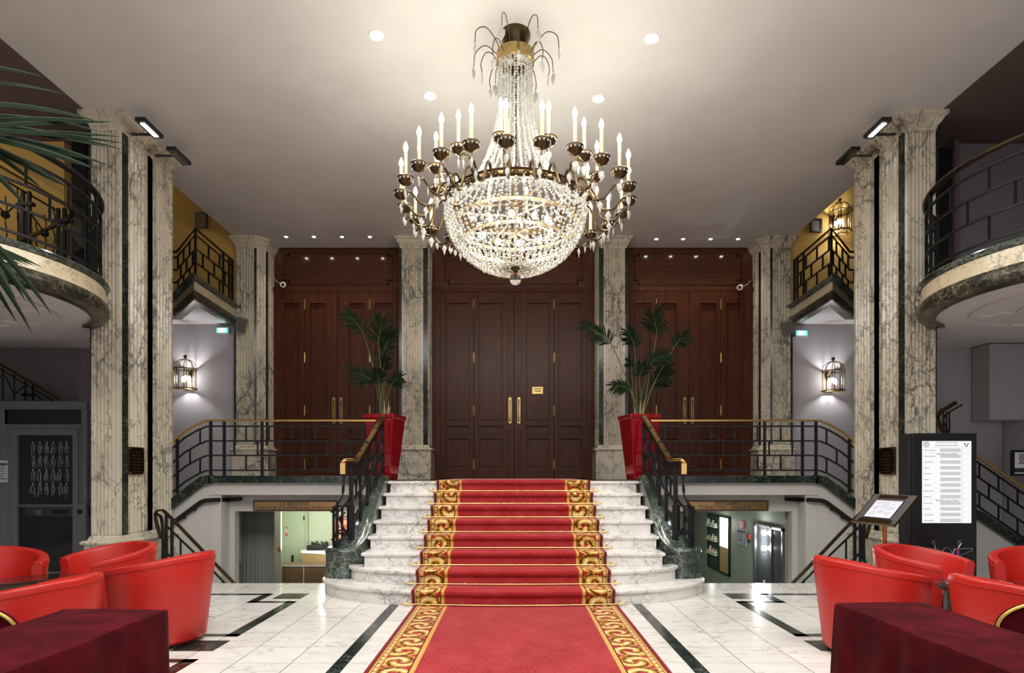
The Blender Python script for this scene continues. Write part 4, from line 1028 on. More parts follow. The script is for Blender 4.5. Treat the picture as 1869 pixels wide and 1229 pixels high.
# loudspeakers on the corner pillars
for s,px,py in ((-1,441,592),(1,1437,598)):
    c=P(px,py,10.78); nm='left' if s<0 else 'right'; t=thing('loudspeaker',tuple(c),'small grey tilted loudspeaker on the %s far corner pillar'%nm,'loudspeaker','pillar loudspeakers')
    mb=MB(); mb.box((-.085,-.07,-.12),(.085,.07,.12)); R=Matrix.Translation(c)@Matrix.Rotation(s*-.30,4,'Y')@Matrix.Rotation(.25,4,'X')@Matrix.Rotation(s*-.3,4,'Z')
    mb.v=[tuple(R@Vector(v)) for v in mb.v]; build('cabinet',mb,M['spk'] if 'spk' in M else mat('speaker_grey',(.17,.15,.13),.6),t,bevel=.008)
    mb=MB(); mb.box((-.072,-.078,-.105),(.072,-.07,.105)); mb.v=[tuple(R@Vector(v)) for v in mb.v]; build('grille',mb,mat('speaker_grille',(.11,.10,.09),.8),t)
    build('bracket',MB().tube([tuple(c+Vector((0,.05,-.03))),tuple(c+Vector((0,.17,-.05)))],.015,6),M['black'],t)
# cameras over the side doors
for px,py,nm in ((517,520,'left'),(1352,525,'right')):
    c=P(px,py,11.40); t=thing('security_camera',tuple(c),'small white security camera on the wood above the %s door'%nm,'camera','security cameras')
    d=Vector((.03 if nm=='left' else -.06,-.10,-.03)); mb=MB(); mb.tube([tuple(c+Vector((0,.04,0))),tuple(c),tuple(c+d)],[.035,.05,.052],16); mb.ball(tuple(c+d*.1),.055,seg=14); build('body',mb,M['white'],t,smooth=50)
    mb=MB(); mb.ball(tuple(c+d*1.02),.03,seg=10); build('lens',mb,M['black'],t,smooth=50)
    mb=MB(); sg=-1 if nm=='left' else 1; mb.tube(catmull([tuple(c+Vector((0,.03,.02))),tuple(c+Vector((sg*.12,.03,.06))),tuple(c+Vector((sg*.20,.03,.14)))],5),.005,5); build('cable',mb,M['white'],t)
# ================================================================ FRAMED THINGS
def framed(px0,py0,px1,py1,y,label,cat,fm,inner,seed):
    a=P(px0,py1,y); b=P(px1,py0,y); c=(a+b)/2; t=thing('picture_frame' if cat=='picture' else 'framed_notice',(c.x,y,c.z),label,cat)
    w=.03; mb=MB()
    mb.box((a.x,y-.02,a.z),(b.x,y+.02,a.z+w)).box((a.x,y-.02,b.z-w),(b.x,y+.02,b.z)).box((a.x,y-.02,a.z+w),(a.x+w,y+.02,b.z-w)).box((b.x-w,y-.02,a.z+w),(b.x,y+.02,b.z-w)); build('frame',mb,fm,t)
    build('print',MB().box((a.x+w,y-.005,a.z+w),(b.x-w,y+.01,b.z-w)),inner,t)
    random.seed(seed); mb=MB()
    return t,a,b,w
t,a,b,w=framed(355,388,378,416,11.02,'small dark framed print on the yellow wall above the left rear balcony','picture',M['black'],mat('sepia_print',(.32,.21,.08),.7),1)
mb=MB()
for k in range(4): mb.tube([(a.x+.05,11.012,a.z+.07+k*.035),(a.x+.11,11.012,a.z+.09+k*.03),(b.x-.05,11.012,a.z+.06+k*.04)],.004,4)
build('drawing',mb,M['black'],t)
framed(1479,400,1500,424,11.02,'small dark framed picture on the shadowed wall above the right rear balcony','picture',M['black'],mat('dark_print',(.05,.035,.02),.6),2)
def notice_text(mb,a,b,y,rows,seed):
    rnd=random.Random(seed); H=b.z-a.z; W=b.x-a.x
    for k in range(rows):
        z=b.z-H*(k+1)/(rows+1); ww=W*(.3+.5*rnd.random()); c=(a.x+b.x)/2; mb.box((c-ww/2,y-.003,z-.006),(c+ww/2,y,z+.006))
t,a,b,w=framed(1846,822,1882,869,8.37,'black framed white notice with lettering on the grey wall at the far right','notice',M['black'],M['paper'],3)
mb=MB(); A=Vector((a.x+w+.02,0,a.z+.15)); B=Vector((b.x-w-.02,0,b.z-w-.01)); notice_text(mb,A,B,8.365,6,4); mb.box((a.x+w+.01,8.362,a.z+.05),(b.x-w-.01,8.366,a.z+.11)); build('lettering',mb,M['ink'],t)
# ================================================================ SIGNS OVER THE BASEMENT OPENINGS
M['mirrorbrass']=mat('mirror_bronze_plate',(.62,.42,.19),.28,1)
for px0,px1,py0,py1,l1,l2,nm,c1,c2,q1,q2 in ((463,615,914.5,932.5,'LE BISTROT','ESPACE COMMUNICATION','left',538,536,920.5,927.8),(1255,1402,914.5,932,'VESTIAIRE','TOILETTES - SALLE P','right',1326,1322,919.8,926.6)):
    y=8.575; a=P(px0,py1,y); b=P(px1,py0,y)
    t=thing('hanging_sign',((a.x+b.x)/2,y,a.z),'long polished bronze sign reading %s over the %s basement opening'%('Le Bistrot' if nm=='left' else 'Vestiaire',nm),'sign','basement signs')
    build('plate',MB().box((a.x+.012,y-.006,a.z+.012),(b.x-.012,y+.02,b.z-.012)),M['mirrorbrass'],t)
    w=.013; mb=MB(); mb.box((a.x,y-.012,a.z),(b.x,y+.02,a.z+w)).box((a.x,y-.012,b.z-w),(b.x,y+.02,b.z)).box((a.x,y-.012,a.z+w),(a.x+w,y+.02,b.z-w)).box((b.x-w,y-.012,a.z+w),(b.x,y+.02,b.z-w)); build('frame',mb,M['wood'],t)
    text('lettering',l1,.066,(PX(c1,y),y-.0075,PZ(q1,y)),M['ink'],t,sx=1.25); text('lettering',l2,.066,(PX(c2,y),y-.0075,PZ(q2,y)),M['ink'],t,sx=1.3 if nm=='left' else 1.25)
# ================================================================ BASEMENT
struct('wall_basement_back',MB().box((-4.6,11.0,-1.6),(0,11.1,1.08)),M['greenwall'])
struct('wall_basement_end',MB().box((0,13.3,-1.6),(4.2,13.4,1.08)),M['greygreen'])
struct('wall_basement_middle',MB().box((-.1,8.72,-1.6),(.1,13.3,1.08)),M['greygreen'])
struct('wall_basement_right',MB().box((3.99,8.76,-1.6),(4.1,13.3,1.08)),M['greygreen'])
struct('wall_basement_left',MB().box((-4.5,8.76,-1.6),(-4.4,11.0,1.08)),M['underwall'])
struct('ceiling_basement',MB().box((-4.5,11.6,1.05),(4.2,13.4,1.15)),M['underwall'])
# curtain
t=thing('curtain',(PX(463,9.3),9.3,-1.55),'long pleated grey curtain hanging in the left basement opening','curtain')
mb=MB(); n=70; x0,x1=PX(424,9.3),PX(500,9.3); vs=[]; rnd=random.Random(3); ph=[rnd.random()*6 for _ in range(5)]
for r in range(9):
    z=.98-2.52*r/8
    for k in range(n):
        u=k/(n-1); amp=.012+.012*r/8; yy=9.3+amp*math.sin(u*74+ph[0]+1.3*math.sin(u*9))+.02*math.sin(u*19+r*.25+ph[1]); vs.append((x0+(x1-x0)*u+.03*math.sin(r*.5+u*7)*(r/8),yy,z))
mb.add(vs,[(r*n+k,r*n+k+1,(r+1)*n+k+1,(r+1)*n+k) for r in range(8) for k in range(n-1)])
o=build('drape',mb,mat('grey_curtain_cloth',(.26,.27,.25),.9,spec=.1),t,smooth=180,recalc=False)
build('curtain_rail',MB().tube([(x0-.1,9.3,1.0),(x1+.1,9.3,1.0)],.015,8),M['iron'],t)
# green service door
y=10.96; t=thing('door_6',(PX(532,y),y,-1.55),'pale green basement service door','door',kind='structure')
build('door_frame',MB().box((PX(503,y),y-.03,-1.6),(PX(508,y),y+.03,.95)).box((PX(557,y),y-.03,-1.6),(PX(563,y),y+.03,.95)),mat('dark_green_paint',(.36,.42,.28),.5),t)
dl=build('door_leaf',MB().box((PX(508.5,y),y-.02,-1.55),(PX(556.5,y),y+.02,.94)),mat('green_door_paint',(.42,.49,.33),.5),t)
build('door_handle',MB().box((PX(534,y),y-.06,PZ(1029,y)),(PX(537,y),y-.02,PZ(1013,y))),M['black'],dl)
mb=MB(); mb.box((PX(555.5,y),y-.05,PZ(950,y)),(PX(557,y),y-.02,PZ(942,y))).box((PX(508,y),y-.05,PZ(952,y)),(PX(509.5,y),y-.02,PZ(944,y))).box((PX(555.5,y),y-.05,PZ(1008,y)),(PX(557,y),y-.02,PZ(1002,y))); build('hinge',mb,M['iron'],dl)
mb=MB(); mb.box((PX(521.5,y),y-.025,PZ(979,y)),(PX(526,y),y-.02,PZ(962,y)))
o=build('safety_notice',mb,mat('orange_red_notice',(.55,.13,.06),.6),None); tag(o,'narrow red safety notice stuck on the pale green basement door','notice')
mb=MB(); mb.box((PX(522.4,y),y-.028,PZ(973,y)),(PX(525,y),y-.0255,PZ(965,y))); build('white_symbol',mb,M['paper'],o)
mb=MB(); mb.box((PX(501,9.6),9.6,PZ(1009,9.6)),(PX(509,9.6),9.68,PZ(1000,9.6)))
t=build('fire_alarm_box',mb,mat('red_plastic',(.35,.02,.02),.4),bevel=.005); tag(t,'small dark red alarm box beside the grey curtain','alarm box')
struct('trim_4',MB().box((PX(500,9.5),9.45,-1.6),(PX(503.5,9.5),9.75,1.08)),M['greenwall'])
# brown low counter, white counter with wooden front
t=thing('brown_counter',(PX(550,9.9),9.9,-1.6),'low brown laminate counter seen below the pale green door','counter')
y=9.9; build('body',MB().box((PX(504,y),y,-1.6),(PX(604,y),y+.4,PZ(1033,y))),M['woodlow'],t)
mb=MB(); mb.box((PX(553.5,y),y-.006,-1.6),(PX(555,y),y,PZ(1034,y))); mb.box((PX(504,y),y-.008,PZ(1034.5,y)),(PX(604,y),y,PZ(1033,y))); build('joint_strip',mb,M['underwall'],t)
t=thing('bar_counter',(-3.3,10.6,-1.6),'white topped bar counter with light wood front in the left basement','counter')
fl=[(PX(563,10.9),10.9),(PX(563,10.9),10.55),(PX(606,10.35),10.35),(PX(606,10.9),10.9)]
build('front',MB().prism(fl,-1.6,-.02),M['oak'],t); build('counter_top',MB().prism(offset_poly(fl,.015),-.02,.03),M['white'],t)
t=thing('black_tray',(PX(580,10.6),10.6,.03),'black tray heaped with dark items on the white basement counter','tray')
x=PX(580,10.65); mb=MB(); mb.prism([(x-.15,10.5),(x+.15,10.5),(x+.17,10.75),(x-.13,10.75)],.032,.12); build('tray',mb,M['black'],t,bevel=.01)
mb=MB(); rnd=random.Random(5)
for k in range(22): mb.ball((x-.1+.26*rnd.random(),10.53+.2*rnd.random(),.13+.03*rnd.random()),.022,seg=6)
o=build('contents',mb,mat('dark_items',(.03,.03,.025),.6),t); o['kind']='stuff'
for k,(px) in enumerate((566,570)):
    mb=MB(); xx=PX(px,10.45); mb.lathe([(.018,.032),(.02,.07),(.012,.08),(.008,.10),(.008,.125)],(xx,10.62,0),10)
    o=build('glass_cruet',mb,M['thinglass'],smooth=50); tag(o,'tiny clear glass cruet standing in front of the black tray','cruet','cruets on the bar')
t=thing('orange_shelf_unit',(PX(628,10.5),10.6,-1.6),'orange shelf unit glimpsed through the left scrolled newel railing','shelf')
y=10.42; mb=MB(); mb.box((PX(612,y),y,-1.6),(PX(650,y),y+.3,PZ(944,y))); build('carcass',mb,mat('dark_red_panel',(.14,.03,.02),.5),t)
mb=MB()
for k in range(4): mb.box((PX(613,y),y-.05,PZ(958+k*14,y)),(PX(648,y),y,PZ(949+k*14,y)))
build('shelf_front',mb,mat('orange_lacquer',(.62,.10,.03),.4),t,bevel=.008)
# right basement wall
X=3.985
def wallbox(px0,px1,py_top_at0,py_bot_at0,d0=.0,d1=.02):
    y0=X*F/(px0-HX); y1=X*F/(px1-HX); return (X-d1,y1,PZ(py_bot_at0,y0)),(X-d0,y0,PZ(py_top_at0,y0)),y0,y1
a,b,y0,y1=wallbox(1294,1333,937,1034); zt,zb=b[2],a[2]; ym=X*F/(1314-HX)
t=thing('display_cabinet',(X,(y0+y1)/2,zb),'lit glass display cabinet with shelves of small items in the right basement wall','cabinet')
mb=MB(); w=.025
for (c,d) in (((y1,zb),(y0,zb+w)),((y1,zt-w),(y0,zt)),((y1,zb),(y1+w,zt)),((y0-w,zb),(y0,zt)),((ym-w,zb),(ym+w,zt))): mb.box((X-.035,c[0],c[1]),(X,d[0],d[1]))
build('frame',mb,M['black'],t)
build('lit_back_panel',MB().box((X-.012,y1+w,zb+(zt-zb)*.46),(X-.006,ym-w,zt-w)),em('lit_cabinet_panel',(.95,1,.96),1.5),t)
build('wooden_base',MB().box((X-.014,y1+w,zb+w),(X-.006,ym-w,zb+(zt-zb)*.45)),M['oak'],t)
build('dark_back_panel',MB().box((X-.012,ym+w,zb+w),(X-.006,y0-w,zt-w)),mat('dark_green_panel',(.03,.05,.045),.5),t)
for k in range(3):
    z=zb+(zt-zb)*(.27+.25*k); build('shelf',MB().box((X-.09,ym+w,z),(X-.014,y0-w,z+.012)),mat('shelf_edge',(.6,.68,.6),.3),t)
    rnd=random.Random(k+11)
    for q in range(7):
        yy=ym+.08+(y0-ym-.16)*q/6; mb=MB(); h=.05+.10*rnd.random(); mb.lathe([(.03,0),(.045,h*.4),(.02,h*.7),(.03,h),(.0,h)],(X-.05,yy,z+.012),8)
        o=build('trophy',mb,mat('pale_trophy_%d_%d'%(k,q),(.25+.4*rnd.random(),.3+.3*rnd.random(),.25+.2*rnd.random()),.3),smooth=50)
        tag(o,'small pale trophy on the %s shelf of the basement display cabinet'%(('bottom','middle','top')[k]),'trophy','trophies on the %s shelf'%(('bottom','middle','top')[k]))
point('cabinet_light',(X-.25,(y1+ym)/2,zt-.15),5,(.95,1,.95),.05)
a,b,_,_=wallbox(1352,1358,951,964); o=build('fire_sign',MB().box(a,b),mat('red_sign',(.5,.03,.03),.5)); tag(o,'small red fire equipment sign above the evacuation plan','sign')
a,b,_,_=wallbox(1346.5,1363,965,993,0,.012); t=thing('evacuation_plan',(X,a[1],a[2]),'white evacuation plan sheet in a thin frame on the basement wall','notice')
build('sheet',MB().box(a,b),mat('plan_sheet',(.32,.33,.34),.6),t); mb=MB(); rnd=random.Random(2)
for k in range(14):
    yy=a[1]+.03+(b[1]-a[1]-.06)*rnd.random(); zz=a[2]+.03+(b[2]-a[2]-.08)*rnd.random()
    if k%2: mb.box((X-.0145,yy,zz),(X-.012,min(yy+.12,b[1]-.02),zz+.006))
    else: mb.box((X-.0145,yy,zz),(X-.012,yy+.008,min(zz+.09,b[2]-.02)))
mb.box((X-.0145,a[1]+.02,b[2]-.05),(X-.012,b[1]-.02,b[2]-.02)); build('plan_drawing',mb,M['ink'],t)
a,b,_,_=wallbox(1366.5,1370.5,975,983,0,.03); o=build('alarm_call_point',MB().box(a,b),mat('red_plastic2',(.4,.04,.03),.4)); tag(o,'small red alarm call point right of the evacuation plan','alarm')
a,b,_,_=wallbox(1366.5,1370,985,990,0,.02); o=build('key_box',MB().box(a,b),M['black'],bevel=.003); tag(o,'tiny black box just below the red alarm call point','box')
# glazed double door with two glowing discs added for light reflections in its glass
y0=X*F/(1380-HX); y1=X*F/(1434-HX)+.02; zt=PZ(955,y0); t=thing('door_7',(X,(y0+y1)/2,-1.6),'dark glazed double door in the right basement wall','door',kind='structure')
mb=MB(); ym=X*F/(1411-HX)
for c in (y1,ym-.02,y0-.04): mb.box((X-.04,c,-1.6),(X-.005,c+.04,zt))
mb.box((X-.04,y1,zt-.04),(X-.005,y0,zt)); build('door_frame',mb,mat('steel_frame',(.18,.18,.19),.35,.8),t)
build('pane',MB().box((X-.02,y1+.04,-1.6),(X-.015,y0-.04,zt-.04)),mat('dark_tinted_glass',(.05,.055,.06),.08,spec=.9),t)
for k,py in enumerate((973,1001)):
    yy=X*F/(1397-HX); c=(X-.035,yy,PZ(py,yy)); t=thing('light_reflection',c,'very bright round white disc standing for a light reflection, %s of two on the glazed basement door'%('upper' if k==0 else 'lower'),'reflection','light reflections')
    mb=MB(); mb.ball(c,.045,seg=12,sc=(.4,1,1)); build('glowing_body',mb,em('white_reflection_%d'%k,(1,1,1),40),t,smooth=60)
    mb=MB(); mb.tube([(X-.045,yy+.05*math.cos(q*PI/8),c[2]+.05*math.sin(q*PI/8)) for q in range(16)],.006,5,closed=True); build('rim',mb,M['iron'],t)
    point('basement_reflection_light',(X-.12,yy,c[2]),12,(1,1,1),.04)  # point light added at each reflection disc
a=(PX(1396,8.0)); o=build('socket_plate',MB().box((PX(1394,9.4),9.4,PZ(1066,9.4)-.04),(PX(1403,9.4),9.43,PZ(1060,9.4))),M['white'],bevel=.004); tag(o,'small white plate low in front of the glazed basement door','plate')
area('basement_left_light',(-3.1,9.7,.45),(PI/2,0,0),1.6,.6,24,(.96,1,.86)); point('basement_left_lamp',(-3.2,10.2,.75),8,(.96,1,.86),.1); area('basement_right_light',(2.2,11,1.0),(0,0,0),1.6,2,22,(.93,1,.85))
# ================================================================ POTTED PALMS ON THE LANDING
def blade(mb,p,d,L,w,droop=.3,up=Vector((0,0,1)),seg=5):
    d=d.normalized(); side=d.cross(up); 
    if side.length<.1: side=d.cross(Vector((0,1,0)))
    side.normalize(); nr=side.cross(d).normalized(); vs=[]
    for k in range(seg+1):
        u=k/seg; c=p+d*L*u-Vector((0,0,1))*droop*L*u*u; ww=w*math.sin(PI*min(1,.12+u*.88))**.7 if u<1 else .0005
        vs+= [c-side*ww/2,c+nr*ww*.22,c+side*ww/2]
    mb.add(vs,[(3*k+a,3*k+a+1,3*k+a+4,3*k+a+3) for k in range(seg) for a in (0,1)])
def frond(parent,base,neck,tip,n,ll,w,rnd,droop=.25,rad=.010,spread=1.0):
    base,neck,tip=Vector(base),Vector(neck),Vector(tip); mid=(base+neck)/2+Vector((0,0,.04))
    path=catmull([base,mid,neck,(neck+tip)/2+Vector((0,0,.03)),tip],6); m=len(path)
    mb=MB(); mb.tube(path,[rad*(1-.8*k/m) for k in range(m)],6); st=build('stem',mb,M['stem'],parent,smooth=60)
    mb=MB(); Lp=cumlen(path[12:]); 
    for k in range(n):
        u=(k+.3)/n; p=at_len(path[12:],Lp,Lp[-1]*u); q=at_len(path[12:],Lp,min(Lp[-1],Lp[-1]*u+.02)); t_=(q-p)
        if t_.length<1e-5: t_=(tip-neck)
        t_.normalize(); side=t_.cross(Vector((0,-1,.25))).normalized()
        for s in (-1,1):
            ang=(.95-.6*u)*spread+rnd.uniform(-.1,.1); d=t_*math.cos(ang)+side*s*math.sin(ang)+Vector((rnd.uniform(-.05,.05),rnd.uniform(-.25,.15),rnd.uniform(-.05,.05)))
            blade(mb,p,d,ll*(.75+.5*math.sin(PI*(.2+.7*u)))*rnd.uniform(.85,1.1),w,droop*rnd.uniform(.6,1.5),up=Vector((0,-1,.3)))
    build('leaflets',mb,M['leaf'],st,recalc=False)
def potted(cx,cy,label,plant_label,fr,seed,s):
    rnd=random.Random(seed); z=LZ+.013
    t=thing('potted_palm',(cx,cy,z),label,'potted plant')
    def sq(w,zz,a=.22*s): return [(cx+w*math.cos(a+PI/4+k*PI/2),cy+w*math.sin(a+PI/4+k*PI/2),zz) for k in range(4)]
    rings=[sq(.19,z),sq(.20,z+.02),sq(.315,z+.88),sq(.335,z+.90),sq(.335,z+.945),sq(.315,z+.952),sq(.29,z+.945),sq(.28,z+.86)]
    mb=MB(); vs=[p for r in rings for p in r]; fs=[(0,3,2,1)]+[(j*4+k,j*4+(k+1)%4,(j+1)*4+(k+1)%4,(j+1)*4+k) for j in range(7) for k in range(4)]; mb.add(vs,fs)
    pot=build('pot',mb,M['redpot'],t,bevel=.008)
    build('soil',MB().prism([p[:2] for p in sq(.285,0)],z+.84,z+.88),M['soil'],t)
    mb=MB()
    for k in range(7):
        a=k*2.4; mb.tube([(cx+.05*math.cos(a),cy+.05*math.sin(a),z+.86),(cx+.06*math.cos(a),cy+.06*math.sin(a),z+1.0),(cx+.08*math.cos(a),cy+.08*math.sin(a),z+1.08+.04*(k%3))],[.02,.016,.003],6)
    build('husk',mb,M['husk'],t,smooth=60)
    for (nx,ny,tx,ty,dy,n,ll) in fr:
        yy=cy+dy; a=rnd.random()*6.28
        frond(t,(cx+.05*math.cos(a),cy+.05*math.sin(a),z+.87),P(nx,ny,yy),P(tx,ty,yy-.1),int(n*1.5),ll,.022,rnd,.22)
potted(PX(701,8.72),8.78,'palm in a tall glossy red tapered pot at the left top of the stairs','palm',
  [(664,612,634,573,-.05,11,.21),(691,628,697,586,0,13,.26),(697,655,716,604,.1,12,.20),(684,700,648,680,-.1,10,.20),(692,702,690,678,-.12,8,.16),(713,706,730,690,0,9,.18),(700,680,704,655,.1,8,.16)],21,-1)
potted(PX(1168,8.72),8.78,'palm in a tall glossy red tapered pot at the right top of the stairs','palm',
  [(1115,628,1068,594,-.05,12,.20),(1158,636,1146,606,0,11,.20),(1198,614,1193,576,.05,13,.27),(1231,634,1252,615,.0,10,.18),(1167,690,1176,668,-.12,8,.17),(1186,668,1212,648,-.1,11,.20),(1149,712,1120,705,-.05,9,.17),(1192,706,1214,690,.1,10,.18),(1152,672,1146,660,.1,6,.13),(1200,690,1222,672,.08,8,.16)],22,1)
# tall palm at the left edge, mostly out of view
rnd=random.Random(9); cx,cy=-3.42,2.85
t=thing('tall_potted_palm',(cx,cy,0),'tall palm whose dark fronds reach in from the left edge over the left balcony','potted plant')
mb=MB(); mb.lathe([(.17,0),(.18,.02),(.24,.42),(.25,.45),(.235,.46),(.22,.44),(.21,.40),(.0,.40)],(cx,cy,0),24); build('pot',mb,M['redpot'],t,smooth=40)
build('trunk',MB().tube(catmull([(cx,cy,.38),(cx+.03,cy,1.0),(cx-.02,cy,1.7),(cx,cy,2.3)],6),[.05]*6+[.045]*6+[.035]*7,10),M['husk'],t,smooth=60)
def big(neck,tip,leaves,w):
    base=Vector((cx,cy,2.25)); path=catmull([base,(base+neck)/2+Vector((0,0,.1)),neck,(neck+tip)/2+Vector((0,0,.02)),tip],6); m=len(path)
    mb=MB(); mb.tube(path,[.014*(1-.8*k/m) for k in range(m)],6); st=build('stem',mb,M['stem'],t,smooth=60); mb=MB()
    for (p0,p1,dr) in leaves: 
        p0,p1=Vector(p0),Vector(p1); d=p1-p0; L=d.length; blade(mb,p0,d+Vector((0,0,dr*L)),L,w*rnd.uniform(.8,1.15),dr,up=Vector((0,-1,.5)),seg=9)
    build('leaflets',mb,M['leaf'],st,recalc=False)
y=2.75
L=[]
for (ax,ay,bx,by,dr) in ((-150,110,78,140,.12),(-140,150,138,171,.20),(-120,190,200,224,.22),(-110,215,175,240,.15),(-90,225,226,274,.14),(-80,235,232,262,.08),(-70,240,222,250,.06),(-60,240,192,302,.12),(-50,245,170,308,.10),(-50,250,126,345,.14),(-60,250,106,336,.12),(-70,240,70,340,.12),(-90,235,215,222,.05),(-80,245,150,290,.1),(-100,230,185,222,.12),(-80,250,40,370,.12),(-90,235,212,272,.16)):
    L.append((P(ax,ay,y+rnd.uniform(-.15,.15)),P(bx,by,y+rnd.uniform(-.1,.25)),dr))
big(P(-170,170,y),P(-40,245,y),L,.035)
L=[]
for (ax,ay,bx,by,dr) in ((-90,400,6,530,.3),(-80,410,20,570,.35),(-80,415,38,560,.4),(-70,400,44,545,.45),(-90,420,2,560,.3),(-70,395,15,520,.35)):
    L.append((P(ax,ay,y+rnd.uniform(-.1,.1)),P(bx,by,y+rnd.uniform(-.1,.1)),dr))
big(P(-200,330,y),P(-60,400,y),L,.030)
for k in range(6):     # remaining fronds, outside the picture
    a=PI*.55+k*.45; e=Vector((cx+.9*math.cos(a),cy+.9*math.sin(a),2.9+.2*(k%2))); n_=Vector((cx+.35*math.cos(a),cy+.35*math.sin(a),2.75)); dd=Vector((math.cos(a),math.sin(a),0)); sd=Vector((-dd.y,dd.x,0)); L=[]
    for q in range(9):
        p=n_.lerp(e,q/8)
        for s in (-1,1): L.append((p,p+dd*.25+sd*s*.4+Vector((0,0,-.12)),.15))
    big(n_,e,L,.035)
# ================================================================ SEATS AND TABLES
def tub_chair(loc,ang,label,group='red tub chairs'):
    # local frame: opening faces +x
    t=thing('tub_armchair',loc,label,'armchair',group,rz=ang)
    N=40; amax=math.radians(128); rings=[]
    def prof(a):
        u=abs(a)/amax; ht=.74-.105*max(0,(u-.18)/.82)**1.25; return ht
    secs=[]
    for k in range(N+1):
        a=-amax+2*amax*k/N; h=prof(a)
        def pos(r,z,ex=1.0):
            x=-math.cos(a)*r*1.0; y=math.sin(a)*r; x=x*1.04 if x>0 else x
            return (x,y*1.02,z)
        ro_b,ro_t,th=.325,.405,.085
        def ro(z): return ro_b+(ro_t-ro_b)*(z-.03)/.74
        s=[pos(ro(.05)-.02,.035),pos(ro(.06),.055),pos(ro(.25),.25),pos(ro(.45),.45),pos(ro(h-.04),h-.035),pos(ro(h)-.012,h-.008),pos(ro(h)-.045,h),pos(ro(h)-th+.012,h-.008),pos(ro(h)-th,h-.04),pos(ro(.45)-th,.42),pos(ro(.40)-th,.30),pos(ro(.05)-th,.05)]
        secs.append(s)
    K=len(secs[0]); vs=[p for s in secs for p in s]; fs=[]
    for i in range(N):
        for k in range(K): fs.append((i*K+k,i*K+(k+1)%K,(i+1)*K+(k+1)%K,(i+1)*K+k))
    fs+=[tuple(range(K))[::-1],tuple(N*K+k for k in range(K))]
    mb=MB(); mb.add(vs,fs); build('shell',mb,M['leather'],t,smooth=50,bevel=.006,local=True)
    # seat cushion and front panel
    pl=[]
    for k in range(25):
        a=-amax+2*amax*k/24; r=.29; pl.append((-math.cos(a)*r,math.sin(a)*r))
    pl+= [(.30,.20),(.34,.0),(.30,-.20)]
    A=pl; mb=MB(); stack(mb,A,[(-.03,.30),(-.005,.31),(.0,.34),(.0,.40),(-.01,.425),(-.04,.435)]); build('seat_cushion',mb,M['leather'],t,smooth=50,local=True)
    mb=MB(); stack(mb,A,[(-.02,.04),(-.015,.05),(-.01,.295)]); build('front_panel',mb,M['leather'],t,smooth=50,local=True)
    mb=MB(); 
    sm=[]
    for k in range(N+1):
        a=-amax+2*amax*k/N; h=prof(a)-.045; r=.325+.08*(h-.03)/.74+.001; x=-math.cos(a)*r; sm.append((x*1.04 if x>0 else x,math.sin(a)*r*1.02,h))
    mb.tube(sm,.003,5); build('seam',mb,M['leather'],t,local=True)
    for dx,dy in ((.2,.2),(.2,-.2),(-.2,.2),(-.2,-.2)):
        mb=MB(); mb.lathe([(.02,0),(.02,.045)],(dx,dy,0),12); build('leg',mb,M['black'],t,local=True)
    return t
def rot(dx,dy): return math.atan2(dy,dx)
tub_chair((-2.88,4.88,0),rot(-1,.12),'large red tub armchair nearest the stairs in the left group')
tub_chair((-3.66,5.36,0),rot(-.55,-.84),'red tub armchair just in front of the left near pillar, facing the table')
tub_chair((-4.38,4.98,0),rot(.75,-.66),'red tub armchair at the far left edge before the grey glazed partition')
tub_chair((-3.05,3.74,0),rot(-1,.12),'red tub armchair right behind the left burgundy covered table and gold-piped chair')
tub_chair((2.74,4.57,0),rot(1,.10),'large red tub armchair nearest the stairs in the right group')
tub_chair((3.56,5.14,0),rot(.55,-.84),'red tub armchair directly in front of the black display totem')
tub_chair((4.50,5.02,0),rot(-.75,-.66),'red tub armchair at the far right edge, beside the marble side steps')
tub_chair((3.19,3.70,0),rot(1,.12),'red tub armchair between the right round table and the burgundy covered table')
def round_table(x,y,label):
    t=thing('round_table',(x,y,0),label,'table','low round tables')
    mb=MB(); mb.lathe([(.0,.515),(.345,.515),(.355,.522),(.355,.548),(.345,.555),(.0,.555)],(x,y,0),48); build('table_top',mb,M['tabletop'],t,smooth=40)
    for k in range(4):
        a=PI/4+k*PI/2; px_,py_=x+.27*math.cos(a),y+.27*math.sin(a); mb=MB(); mb.box((px_-.025,py_-.025,0),(px_+.025,py_+.025,.515)); build('leg',mb,M['tabletop'],t,bevel=.003)
round_table(-3.68,4.60,'low round dark wood table between the left red armchairs')
round_table(3.53,4.38,'low round dark wood table between the right red armchairs')
o=build('paper_sheet',MB().box((PX(1812,4.5)-.0,4.46,.5555),(PX(1812,4.5)+.12,4.58,.557)),M['paper']); tag(o,'small white sheet of paper lying on the right round table','paper')
